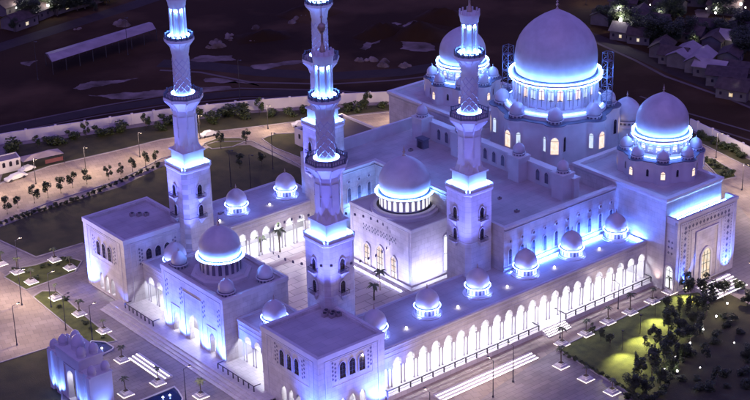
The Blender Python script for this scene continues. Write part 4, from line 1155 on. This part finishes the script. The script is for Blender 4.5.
for i in range(30):
    u = i/29; a, b, c = G(0, 224), G(80, 199), G(158, 166); p = a+(b-a)*(u*2) if u < .5 else b+(c-b)*(u*2-1)
    shrub(p, random.uniform(.5, .85), ORD[i]+' low hedge bush from the left edging the lawn by the service road', 'hedge bushes along the lawn edge')
for i in range(14):
    u = i/13; p = G(700+44*u, 134+22*u+2); shrub(p, random.uniform(1.0, 1.6), ORD[i]+' dark shrub from the left under the right boundary wall', 'shrubs along the right boundary wall')
for i, q in enumerate([(705, 161), (712, 164), (718, 168), (725, 172), (731, 175), (724, 178)]):
    shrub(G(*q), random.uniform(.9, 1.3), ORD[i]+' green bush from the left in the bed beside the right road', 'bushes in the right bed')
for i, q in enumerate([(14, 272), (28, 273), (43, 268), (49, 266), (58, 265), (66, 262), (36, 279), (60, 308), (66, 300), (85, 325), (90, 330), (104, 338)]):
    shrub(G(*q), random.uniform(.5, .9), ORD[i]+' small bush from the top in the planted beds left of the corner block', 'bushes in the left beds')

# little palms in lit white planters
def palm_mb(seed, h=2.2, n=11, L=1.55):
    rnd = random.Random(seed); t = MB().mat('bark'); t.tube([(0, 0, 0), (.03, .02, h*.5), (.06*rnd.uniform(-1, 1), .05, h)], .16, 7, .11)
    f = MB().mat('leafp')
    for k in range(n):
        a = 2*pi*k/n+rnd.uniform(-.2, .2); up = rnd.uniform(.3, 1.0); LL = L*rnd.uniform(.8, 1.1)
        prev = None
        for s in range(7):
            u = s/6; r = LL*u; z = h+LL*(up*u-1.05*u*u*(.6+up*.35)); w = .26*sin(pi*min(.98, u*.85+.15))
            c = Vector((r*cos(a), r*sin(a), z)); sd_ = Vector((-sin(a), cos(a), 0))*w; dn = Vector((0, 0, -w*.5))
            cur = (c+sd_+dn, c, c-sd_+dn)
            if prev: f.add([*prev, *cur], [(0, 1, 4, 3), (1, 2, 5, 4)])
            prev = cur
    return t, f
PALM = []
for v in range(6):
    t, f = palm_mb(v+3, random.uniform(1.7, 2.9), random.randint(8, 13), random.uniform(1.2, 1.8)); PALM.append((t.mesh('trunk'), f.mesh('fronds', 0)))
pb = MB().mat('corn'); pb.box(-1.5, 1.5, -1.5, 1.5, 0, .18); pb.box(-1.15, 1.15, -1.15, 1.15, .18, .55); pb.box(-.7, .7, -.7, .7, .55, 1.0)
pb.mat('soil').poly([(-.6, -.6, 1.005), (.6, -.6, 1.005), (.6, .6, 1.005), (-.6, .6, 1.005)])
PBM = pb.mesh('bowl', 30)
pe = MB().mat('lede')
for x0, x1, y0, y1 in ((-1.52, 1.52, -1.6, -1.51), (-1.6, -1.51, -1.6, 1.52)): pe.box(x0, x1, y0, y1, .03, .12)

PEM = pe.mesh('led_edge', 0)
def planter(q, lab, group, palm=True):
    p = G(*q)
    r = thing('planter', 'white stepped planter with lit edges, '+lab, 'planter', p, group)
    r.scale = (.8, .8, .85)
    link('plinth', PBM, r, (0, 0, 0), 0, None, True); link('led_edge', PEM, r, (0, 0, 0), 0, None, True)
    if palm:
        t = thing('palm', 'small palm in the planter that is '+lab, 'palm', p+Vector((0, 0, 1.0)), 'small palms in the planters', random.uniform(0, 6.28))
        s = random.uniform(.75, 1.2); t.rotation_euler = (random.uniform(-.08, .08), random.uniform(-.08, .08), random.uniform(0, 6)); t.scale = (s*.8, s*.8, s)
        v = random.choice(PALM); link('trunk', v[0], t, (0, 0, 0), 0, None, True); link('fronds', v[1], t, (0, 0, 0), 0, None, True)
    light('planter_glow', 'POINT', p+Vector((-.9, -.9, 1.5)), 26, (1, .82, .72), None, .15)
for i, q in enumerate([(1, 264), (17.5, 272), (31.5, 282), (55, 260), (70.5, 268)]):
    planter(q, ORD[i]+' from the left in the upper left bed', 'planters in the left beds')
for i, q in enumerate([(56, 298), (79.5, 314), (104, 331)]):
    planter(q, ORD[i]+' from the top in the long left bed', 'planters in the left beds')
for i, q in enumerate([(122, 360), (158, 383), (126, 394), (201, 396)]):
    planter(q, ORD[i]+' from the top beside the entrance steps', 'planters by the entrance steps')
for i, q in enumerate([(562, 344), (586, 334), (608, 322), (630, 312.5), (652, 301.5), (669.5, 292)]):
    planter(q, ORD[i]+' from the left between arcade and right lawn', 'planters below the near arcade')
for i, q in enumerate([(561, 366), (586, 379), (612, 392)]):
    planter(q, ORD[i]+' from the top along the lower lawn edge', 'planters below the near arcade')
# slender palms in the courtyard
for i, q in enumerate([(261, 252), (280, 252), (279, 240), (374, 300), (380, 290)]):
    p = G(q[0], q[1], .42); t = thing('palm', ORD[i]+' slender palm from the left standing on the courtyard floor', 'palm', p, 'courtyard palms', random.uniform(0, 6)); t.scale = (1.3, 1.3, 1.9)
    v = random.choice(PALM); link('trunk', v[0], t, (0, 0, 0), 0, None, True); link('fronds', v[1], t, (0, 0, 0), 0, None, True)
# dark garden at lower right
rnd = random.Random(5)
gt = [(632, 394, 'broad', .62), (640, 384, 'young', 1.4), (646, 393, 'broad', .5), (652, 376, 'young', 1.5), (660, 384, 'broad', .55), (664, 366, 'young', 1.4), (672, 372, 'broad', .5), (676, 352, 'young', 1.6), (684, 358, 'broad', .5), (690, 344, 'broad', .62),
      (668, 336, 'young', 1.5), (655, 352, 'young', 1.3), (668, 318, 'young', 1.2), (680, 334, 'broad', .55), (688, 318, 'cypress', 1.0), (679, 320, 'cypress', .9), (694, 326, 'broad', .5), (698, 310, 'broad', .55), (706, 316, 'young', 1.4), (690, 300, 'young', 1.3), (684, 290, 'young', 1.1), (702, 300, 'young', 1.4), (712, 304, 'young', 1.3),
      (636, 372, 'cypress', .8), (676, 364, 'cypress', .9), (700, 334, 'cypress', 1.0), (724, 300, 'young', 1.3), (738, 292, 'broad', .5), (748, 306, 'broad', .5), (748, 360, 'broad', .5), 
      (601, 341, 'young', .7), (610, 346, 'young', .8), (592, 336, 'young', .7), (646, 350, 'young', .8), (716, 386, 'young', 1.0), (706, 364, 'young', .9)]
for i, (x, y, k_, s) in enumerate(sorted(gt)):
    tree(k_, G(x, y), s, ORD[i]+' dark tree from the left in and around the lower right garden', 'trees of the lower right garden')
bush = []
for i in range(14):
    bush.append((rnd.uniform(690, 748), rnd.uniform(318, 396), rnd.uniform(.9, 1.6)))
for i in range(24):
    u = rnd.random(); bush.append((636+100*u+rnd.uniform(-8, 8), 396-88*u+rnd.uniform(0, 20), rnd.uniform(.7, 1.2)))
for i, (x, y, s) in enumerate(sorted(bush)): shrub(G(x, y), s, ORD[i]+' leafy bush from the left in the lower right garden', 'bushes of the lower right garden')
for i in range(16):
    u = i/15; p = G(560+78*u, 351+46*u); shrub(p, .6, ORD[i]+' low hedge bush from the top along the lower lawn edge', 'hedge of the lower lawn')
# globe lamps in that garden
post = MB().mat('dark'); post.lathe([(.1, 0), (.05, .2), (.05, .9), (.12, .95)], 8); PM = post.mesh('post')
gb = MB().mat('bulb'); gb.lathe([(.02, .93), (.2, 1.0), (.26, 1.2), (.2, 1.4), (.02, 1.46)], 10); GB = gb.mesh('globe')
for i, q in enumerate([(727, 307), (716, 320), (703, 333), (690, 347), (675, 361), (661, 377), (677, 375), (664.5, 373.5), (649, 390), (694, 391), (700, 370), (734, 345)]):
    p = G(*q); s = .75 if i < 9 else .45
    r = thing('garden_lamp', ORD[i]+' white globe lamp from the top in the lower right garden', 'lamp', p, 'globe lamps in the garden'); r.scale = (s, s, s)
    link('post', PM, r, (0, 0, 0), 0, None, True); link('globe', GB, r, (0, 0, 0), 0, None, True)
    if i < 9: light('globe_glow', 'POINT', p+Vector((0, 0, 1.9)), 90, (1, .93, .86), None, .2)
# lawn spot lamps
for i, (q, tq) in enumerate([((622, 350), (625, 363)), ((640, 334), (643, 346)), ((655, 316), (658, 326)), ((684, 292), (686, 304)), ((610, 372), (606, 350))]):
    p = G(*q); t = G(*tq)
    if i < 4:
        light('lawn_spot', 'SPOT', p+Vector((0, 0, 4.2)), 21000, (1, .92, .36), t, .3, 78, 1)
        mb = MB().mat('dark'); mb.tube([(p.x, p.y, 0), (p.x, p.y, 4.3)], .06, 6); mb.box(p.x-.2, p.x+.2, p.y-.25, p.y+.15, 4.3, 4.5)
        single('lawn_lamp', mb, ORD[i]+' thin lawn lamp from the left lighting a yellow patch of grass', 'lamp', 'lamps on the lower lawn')
# ------------------------------------------------------------------ street lamps
def street_lamp(q, h, label, group, power=0, col=(1, .78, .58), arm=(0, -1), base=None, lit=True):
    p = base or G(*q); a = Vector((*arm, 0)).normalized()
    r = thing('street_lamp', label, 'street lamp', p, group)
    mb = MB().mat('dark'); mb.tube([(p.x, p.y, 0), (p.x, p.y, h)], .11, 7, .06); e = p+a*1.4
    mb.tube([(p.x, p.y, h-.05), (e.x, e.y, h+.2)], .05, 6); mb.lathe([(.2, 0), (.2, .3), (.12, .4)], 8, (p.x, p.y)); part('pole', mb, r)
    l = MB().mat('dark'); l.box(e.x-.22, e.x+.22, e.y-.22, e.y+.22, h+.14, h+.28)
    hd = part('lamp_head', l, r, None, 0)
    if lit:
        b = MB().mat('bulbw'); b.box(e.x-.18, e.x+.18, e.y-.18, e.y+.18, h+.10, h+.139); part('bulb', b, hd, None, 0)
        if power: light('street_glow', 'POINT', (e.x, e.y, h-.15), power, col, None, .25)
# lamps that light the service road
for i, q in enumerate([(-12, 196), (36, 184), (86, 172), (140, 157), (200, 139), (268, 129), (330, 126), (395, 118)]):
    street_lamp(q, 7.0, ORD[i]+' tall road lamp from the left along the service road', 'lamps along the service road', 4600, (1, .75, .50))
for i, q in enumerate([(-30, 300), (17, 345), (22, 305), (66, 330)]):
    street_lamp(q, 8.0 if i != 1 else 9.0, ORD[i]+' lamp post from the left on the beige forecourt', 'lamps on the forecourt', 4700 if i in (0, 2) else (3200 if i == 1 else 0), (1, .76, .56), (1, 0), None, i < 3)
for i, (x, y) in enumerate([(-31, -12), (-31, 6), (-31, 41), (-30, 60), (-27, 80)]):
    street_lamp(None, 8.0, ORD[i]+' added lamp post from the right along the path before the entrance front', 'added lamps along the entrance front', 1400, (1, .80, .70), (1, 0), Vector((x, y, 0)))  # posts added to lift the entrance facades with warm light
for i, (x, y) in enumerate([(-12, -32), (84, -37)]):
    street_lamp(None, 8.0, ('added lamp post in front of the nearest corner block', 'added lamp post in front of the side portal stairs')[i], 'lamps on the terrace', (1700, 4200)[i], (1, .78, .62), (0, 1), Vector((x, y, 0)))  # posts added to warm the corner block and portal walls
for i, q in enumerate([(716, 158), (742, 190), (760, 215)]):
    street_lamp(q, 7.0, ORD[i]+' lamp post from the left on the right hand road', 'lamps on the right road', 3600)
for i, q in enumerate([(493, 397), (513, 382)]):
    street_lamp(q, 8.0, ORD[i]+' lamp post from the left on the terrace below the near arcade', 'lamps on the terrace', 1900, (1, .76, .62), (0, 1))
for i, q in enumerate([(430, 420), (560, 338), (618, 309), (668, 287)]):
    street_lamp(q, 6.0, ORD[i]+' short lamp post from the left along the terrace edge', 'short lamps on the terrace', 1500 if i in (0, 3) else 500, (1, .80, .72), (0, 1))
for i, q in enumerate([(231, 187), (251, 192), (273, 169)]):
    street_lamp(q, 10.0, ORD[i]+' unlit tall mast from the left on the lawn behind the far arcade', 'masts on the back lawn', 0, lit=False)
for i, q in enumerate([(38, 80), (128, 55), (240, 100)]):
    street_lamp(q, 12.0, ORD[i]+' unlit mast from the left out on the dark field', 'masts on the field', 0, lit=False)

# ------------------------------------------------------------------ gatehouse at lower left
def gatehouse():
    x0, x1, y0, y1 = -46.6, -42.1, 13.6, 29.6
    r = thing('gatehouse', 'pale stepped gatehouse with rounded finials and a tall lit arch at lower left', 'gatehouse', (-44.7, 21.6, 0))
    F = face((x0, y1, 0), (0, -1), (1, 0)); L = y1-y0; m = L/2
    w = MB().mat('smooth')
    holewall(w, F, 0, L, 0, 8.4, 1.2, [(m, 1.5, .1, 5.0, 1.8)])
    Fb = face((x1, y0, 0), (0, 1), (-1, 0)); holewall(w, Fb, 0, L, 0, 8.4, 1.2, [(m, 1.5, .1, 5.0, 1.8)])
    w.box(x0+1.2, x1-1.2, y0, y0+1.0, 0, 8.39); w.box(x0+1.2, x1-1.2, y1-1.0, y1, 0, 8.39)
    w.poly([(x0+1.2, y0+1, 8.3), (x1-1.2, y0+1, 8.3), (x1-1.2, y1-1, 8.3), (x0+1.2, y1-1, 8.3)])
    w.box(x0-.4, x1+.4, y0+3.6, y1-3.6, 8.4, 10.6); w.mat('corn'); w.box(x0-.6, x1+.6, y0+3.4, y1-3.4, 10.6, 10.9); w.box(x0-.15, x1+.15, y0-.15, y1+.15, 8.42, 8.7)
    for s in (.0, 2.6, L-3.8, L-1.2):
        v = F(s, -.45, 0); w.box(v.x, v.x+.44, v.y-1.2, v.y, 0, 8.4)
    frame_line(w, F, m-2.3, m+2.3, .1, 7.9, .2, .2); part('wall', w, r)
    for x, y, z, s in ((x0+.8, y0+.9, 8.7, .85), (x0+.8, y1-.9, 8.7, .85), (x1-.8, y0+.9, 8.7, .85), (x1-.8, y1-.9, 8.7, .85), (x0+.9, y0+4.6, 10.9, .95), (x0+.9, y1-4.6, 10.9, .95), (x1-.9, y0+4.6, 10.9, .95), (x1-.9, y1-4.6, 10.9, .95), (x0+2.2, 21.6, 10.9, 1.35)):
        t = MB().mat('dome'); t.lathe([(.95*s, z), (.95*s, z+.7*s), (1.05*s, z+.75*s), (.98*s, z+1.25*s), (.72*s, z+1.8*s), (.3*s, z+2.15*s), (.02, z+2.3*s)], 16, (x, y)); part('turret', t, r)
    led_box(r, x0+1.4, x0+1.6, 20.3, 22.9, 6.6, 6.75, 'ledw')
    for s in (1.8, 4.2, L-4.2, L-1.8): light('wall_uplight', 'SPOT', F(s, -1.0, .3), 5000, (.12, .25, 1), F(s, .5, 7), .25, 90, 1)
    light('wall_uplight', 'SPOT', (-44.7, y0-1.2, .3), 5000, (.12, .25, 1), (-44.3, y0+.4, 7), .2, 80, 1)
gatehouse()
# ------------------------------------------------------------------ annex behind the far arcade, kiosk, tent, vehicles
def flat_building(label, pts, h, mat, roof, win_sides=(), name='annex_building', par=.6):
    c = sum((Vector((*p, 0)) for p in pts), Vector())/len(pts); r = thing(name, label, 'building', c)
    w = MB().mat(mat); w.prism(pts, -.1, h, False, False)
    w.mat('corn'); n = len(pts)
    inn = [tuple(Vector(p)+(Vector((c.x, c.y))-Vector(p))*.05) for p in pts]
    for i in range(n):
        j = (i+1) % n; w.poly([(*pts[i], h), (*pts[j], h), (*inn[j], h), (*inn[i], h)]); w.poly([(*inn[i], h), (*inn[j], h), (*inn[j], h-par), (*inn[i], h-par)])
    part('wall', w, r, None, 0); part('roof', MB().mat(roof).poly([(*p, h-par) for p in inn]), r, None, 0)
    for i, k in win_sides:
        a, b = Vector(pts[i]), Vector(pts[(i+1) % n]); d = (b-a); L = d.length; d.normalize(); rz = atan2(d.y, d.x)
        for q in range(k):
            p = a+d*(L*(q+.5)/k); put_window(WD['annex'], r, (p.x, p.y, h*.45), rz)
    return r
flat_building('low white annex with a dark flat roof behind the far arcade', [(66, 79), (82, 79), (82, 101), (66, 101)], 4.6, 'wallw', 'annexr', ((0, 6), (3, 5)))
k1 = G(0, 172); flat_building('small white kiosk at the left edge by the boundary wall', [(k1.x-4, k1.y-1), (k1.x+5, k1.y-2.2), (k1.x+6, k1.y+2), (k1.x-3, k1.y+3)], 3.4, 'wallw', 'metalr', ((0, 5),), 'kiosk', .3)
def tent():
    a = G(42, 166); r = thing('canopy_tent', 'grey canopy tent with a red cloth beside the service road', 'tent', a)
    t = MB().mat('metalr'); P = [(a.x-5.5, a.y-.5), (a.x+5.5, a.y-2.2), (a.x+6, a.y+2), (a.x-5, a.y+3.6)]
    c = (a.x, a.y+.6); ap = [(c[0]+(p[0]-c[0])*.45, c[1]+(p[1]-c[1])*.1) for p in P]
    t.frust(P, 2.7, ap, 3.6, True, True); part('canopy', t, r, None, 0)
    for p in P: part('post', MB().mat('dark').tube([(*p, 0), (*p, 2.75)], .07, 6), r)
    part('cloth', MB().mat('red').add([(P[1][0]-5.2, P[1][1]+.75, .9), (P[1][0]-.4, P[1][1]+.02, .9), (P[1][0]-.4, P[1][1]+.02, 2.0), (P[1][0]-5.2, P[1][1]+.75, 2.0), (P[1][0]-5.2, P[1][1]+.80, 2.0), (P[1][0]-.4, P[1][1]+.07, 2.0)], [(0, 1, 2, 3), (3, 2, 5, 4)]), r, None, 0)
tent()
def car_parts(key='carp', long=4.5):
    b = MB().mat(key); prof = [(-long/2, .35), (-long/2+.05, .85), (-long*.28, .95), (-long*.16, 1.42), (long*.22, 1.45), (long*.38, .98), (long/2-.05, .85), (long/2, .4)]
    n = len(prof); w = .88
    v = [(x, -w*(1 if z < 1 else .8), z) for x, z in prof]+[(x, w*(1 if z < 1 else .8), z) for x, z in prof]
    b.add(v, [list(range(n)), [2*n-1-i for i in range(n)]]+[(i, n+i, n+(i+1) % n, (i+1) % n) for i in range(n)])
    g = MB().mat('glassd'); g.add([(-long*.265, -.72, .99), (-long*.265, .72, .99), (-long*.17, .68, 1.38), (-long*.17, -.68, 1.38)], [(3, 2, 1, 0)])
    for s in (-1, 1): g.add([(-long*.22, s*.80, 1.02), (long*.34, s*.80, 1.02), (long*.20, s*.735, 1.36), (-long*.14, s*.735, 1.36)], [(0, 1, 2, 3)])
    wh = MB().mat('dark'); wh.T = Matrix.Rotation(pi/2, 4, 'X'); wh.lathe([(.02, -.1), (.32, -.1), (.33, .1), (.02, .1)], 12)
    return b.mesh('body', 30), g.mesh('windows', 0), wh.mesh('wheel')
CAR = car_parts()
def car(q, rz, label, group=None, L=1):
    p = G(*q); r = thing('parked_car', label, 'car', p, group, rz); r.scale = (L, 1, 1)
    link('body', CAR[0], r, (0, 0, 0), 0, None, True); link('windows', CAR[1], r, (0, 0, 0), 0, None, True)
    for x in (-1.4, 1.4):
        for y in (-.85, .85): link('wheel', CAR[2], r, (x, y, .32), 0, None, True)
car((16, 179), .1, 'long white car parked at the left edge of the service road', None, 1.35); car((27, 171), .15, 'white car parked behind the long car near the tent'); car((208, 136), -.1, 'white car parked on the road above the left arcade domes'); car((300, 126), -.4, 'white car parked on the road left of the hidden minaret')
# scaffold towers beside the main drum
def scaffold(x, y, label):
    r = thing('scaffold_tower', label, 'scaffolding', (x, y, 21), 'scaffold towers by the main dome'); m = MB().mat('scaff')
    for dx in (-.9, .9):
        for dy in (-.9, .9): m.tube([(x+dx, y+dy, 17.0), (x+dx, y+dy, 40.5)], .09, 5)
    for k in range(12):
        z = 18.5+k*2
        for a, b in (((-.9, -.9), (.9, -.9)), ((.9, -.9), (.9, .9)), ((.9, .9), (-.9, .9)), ((-.9, .9), (-.9, -.9))): m.tube([(x+a[0], y+a[1], z), (x+b[0], y+b[1], z)], .06, 4); m.tube([(x+a[0], y+a[1], z-2 if k else z), (x+b[0], y+b[1], z)], .04, 4)
    part('frame', m, r)
    for k in (2, 5, 8, 10): part('deck', MB().mat('scaff').box(x-.85, x+.85, y-.85, y+.85, 18.5+k*2, 18.58+k*2), r, None, 0)
scaffold(79.4, 33.8, 'thin steel scaffold tower left of the main dome drum'); scaffold(92.6, 14.8, 'thin steel scaffold tower right of the main dome drum')

# ------------------------------------------------------------------ far field and town
def shed():
    a, b, c, d = (G(*q, 4.0) for q in ((45, 53), (149, 22), (156, 29), (52, 62)))
    r = thing('long_shed', 'long open shed with a pale grey roof on the dark field', 'shed', ((a+c)/2).xy.to_3d())
    m = MB().mat('metalr'); mid0 = (a+d)/2+Vector((0, 0, .9)); mid1 = (b+c)/2+Vector((0, 0, .9))
    m.add([a, b, c, d, mid0, mid1], [(3, 2, 5, 4), (4, 5, 1, 0), (0, 1, 2, 3)]); part('roof', m, r, None, 0)
    for i in range(9):
        for s, e in ((a, b), (d, c)):
            p = s+(e-s)*(i/8); part('post', MB().mat('dark').tube([(p.x, p.y, 0), (p.x, p.y, 4.0)], .14, 5), r)
shed()
def house(p, L, w, h, rz, label, roof='tile', rh=1.6, group='houses of the dark town', lit=0):
    r = thing('house', label, 'house', (p.x, p.y, 0), group, rz)
    b = MB().mat('house'); b.box(-L/2, L/2, -w/2, w/2, -.1, h)
    b.add([(-L/2, -w/2, h), (-L/2, w/2, h), (-L/2, 0, h+rh)], [(0, 2, 1)]); b.add([(L/2, -w/2, h), (L/2, w/2, h), (L/2, 0, h+rh)], [(0, 1, 2)])
    o = link('wall', b.mesh('wall', 0), r, (0, 0, 0), 0, None, True)
    f = MB().mat(roof); e = .5; k = rh/(w/2)
    for s in (-1, 1):
        f.add([(-L/2-e, s*(w/2+e), h-k*e+.03), (L/2+e, s*(w/2+e), h-k*e+.03), (L/2+e, 0, h+rh+.03), (-L/2-e, 0, h+rh+.03), (-L/2-e, s*(w/2+e), h-k*e+.18), (L/2+e, s*(w/2+e), h-k*e+.18), (L/2+e, 0, h+rh+.2), (-L/2-e, 0, h+rh+.2)],
              [(4, 5, 6, 7) if s < 0 else (7, 6, 5, 4), (0, 1, 5, 4), (0, 3, 2, 1)])
    link('roof', f.mesh('roof', 0), r, (0, 0, 0), 0, None, True)
    for i in range(3):
        for s in (-1, 1):
            win = link('window', WD['far'][2], r, (-L/2+L*(i+.5)/3, s*(w/2+.01), h*.35), 0 if s < 0 else pi, None, True)
    if lit:
        q = MB().mat('glassy'); q.box(-L*.06, L*.06, -w/2-.06, -w/2-.02, .9, 2.0); link('lit_door', q.mesh('lit_door', 0), r, (0, 0, 0), 0, None, True)
HR = [((684, 62), 12, 6, 3.4, 'metalr'), ((700, 68), 11, 6, 3.4, 'metalr'), ((711, 75), 9, 6, 3.2, 'metalr'), ((727, 82), 11, 9, 3.2, 'tile'), ((744, 78), 12, 9, 3.2, 'tile'), ((674, 62), 8, 6, 3, 'tile'), ((662, 54), 8, 6, 3, 'tile'),
      ((735, 96), 9, 7, 3, 'tile'), ((748, 96), 8, 7, 3, 'tile'), ((624, 38), 7, 6, 3, 'house'), ((640, 42), 7, 5, 3, 'tile'), ((737, 46), 10, 7, 3, 'metalr'), ((655, 28), 9, 6, 3, 'tile'), ((640, 22), 9, 6, 3, 'tile'), ((730, 62), 8, 6, 3, 'tile'),
      ((690, 40), 9, 6, 3, 'tile'), ((715, 46), 9, 6, 3, 'tile'), ((604, 22), 8, 6, 3, 'tile'), ((708, 33), 8, 6, 3, 'tile'), ((725, 12), 10, 7, 3, 'tile'), ((742, 28), 9, 6, 3, 'tile'), ((670, 12), 9, 7, 3, 'tile'), ((625, 8), 9, 7, 3, 'tile'), ((700, 4), 9, 7, 3, 'tile')]
for i, (q, L, w, h, rf_) in enumerate(sorted(HR)):
    house(G(*q), L, w, h, radians(-65 if i % 3 else 25)+random.uniform(-.15, .15), ORD[i]+' low gabled house from the left in the dark town at upper right', rf_, random.uniform(1.3, 2.0), 'houses of the upper right town', q in ((624, 38), (735, 96), (640, 42)))
HL = [((20, 26), 10, 7), ((40, 16), 9, 7), ((62, 10), 10, 6), ((84, 4), 12, 6), ((10, 12), 10, 7), ((30, 4), 9, 7), ((100, -2), 10, 6), ((52, -2), 9, 7)]
for i, (q, L, w) in enumerate(sorted(HL)):
    house(G(*q), L, w, 3.2, radians(18)+random.uniform(-.2, .2), ORD[i]+' low gabled house from the left in the hamlet at upper left', 'tile', 1.7, 'houses of the upper left hamlet', q in ((20, 26), (62, 10)))
tn = 0
for i in range(66):
    if i < 50: q = (rnd.uniform(600, 748), rnd.uniform(0, 60)); q = (q[0], min(q[1], (q[0]-600)*.42+22))
    else: q = (rnd.uniform(0, 120), rnd.uniform(-4, 12)); q = (q[0], q[1]+max(0, 28-q[0]*.30))
    tree('big' if i % 3 else 'broad', G(*q), rnd.uniform(.5, .85), 'dark round tree among the roofs of the upper right town' if i < 50 else 'dark round tree among the roofs of the upper left hamlet', 'trees of the upper right town' if i < 50 else 'trees of the upper left hamlet')
# town lamps
tl = [(605, 12, .4, 0), (632, 16, .4, 0), (650, 10, .4, 0), (668, 32, .4, 0), (680, 20, .4, 0), (694, 48, .4, 60), (706, 14, .4, 0), (722, 30, .4, 0), (732, 52, .4, 60), (746, 40, .4, 0), (728, 4, .45, 0), (690, 6, .4, 0), (645, 34, .4, 0),
      (618, 30, 1.5, 900), (620, 36, 1.2, 700), (660, 25.5, .7, 300), (740, 16, .9, 500), (616, 4, .8, 300), (586, 5, .8, 300), (715, 22, .7, 400), (640, 42, .6, 200), (690, 57, .5, 200), (735, 98, .5, 120), (720, 68, .4, 0), (745, 14, .5, 200), (583, 1, .6, 0),
      (24, 19, 1.3, 900), (14, 27, .6, 300), (48, 12, 1.2, 900), (49, 17, .9, 300), (60, 13, .6, 300), (70, 9, .8, 400), (76, 4, .8, 500), (84, 7, .5, 200), (45, 2, .9, 500), (58, 3, .7, 0), (92, 4, .5, 200), (17, 14, .5, 200), (103, 1, .5, 100), (115, -2, .5, 0)]
tl = sorted([t for t in tl if t[0] > 300])+sorted([t for t in tl if t[0] < 300]); nr = sum(t[0] > 300 for t in tl)
for i, (x, y, s, pw) in enumerate(tl):
    p = G(x, y); r = thing('town_lamp', ORD[i if i < nr else i-nr]+' glowing lamp from the left in the '+('upper right town' if i < nr else 'upper left hamlet'), 'lamp', p, 'lamps of the far town'); r.scale = (s, s, s)
    a = MB().mat('dark'); a.tube([(0, 0, 0), (0, 0, 4)], .1, 6, .07); link('post', a.mesh('post'), r, (0, 0, 0), 0, None, True)
    g = MB().mat('bulb'); g.lathe([(.02, 3.9), (.35, 4.0), (.45, 4.4), (.35, 4.8), (.02, 4.9)], 10); link('globe', g.mesh('globe'), r, (0, 0, 0), 0, None, True)
    if pw: light('town_glow', 'POINT', p+Vector((0, 0, 4*s+2)), pw*3, (1, .95, .95), None, .4)
# added lamp posts that carry the courtyard fill lights
for i, (x, y) in enumerate(((8, 16), (9, 36), (26, 42))):
    mb = MB().mat('dark'); mb.tube([(x, y, .4), (x, y, 4.2)], .06, 6, .05); mb.mat('bulb').lathe([(.02, 4.2), (.14, 4.25), (.18, 4.4), (.02, 4.62)], 10, (x, y))
    single('courtyard_fill_post', mb, ORD[i]+' added slim lamp post from the left standing in the courtyard', 'lamp', 'added lamps in the courtyard')
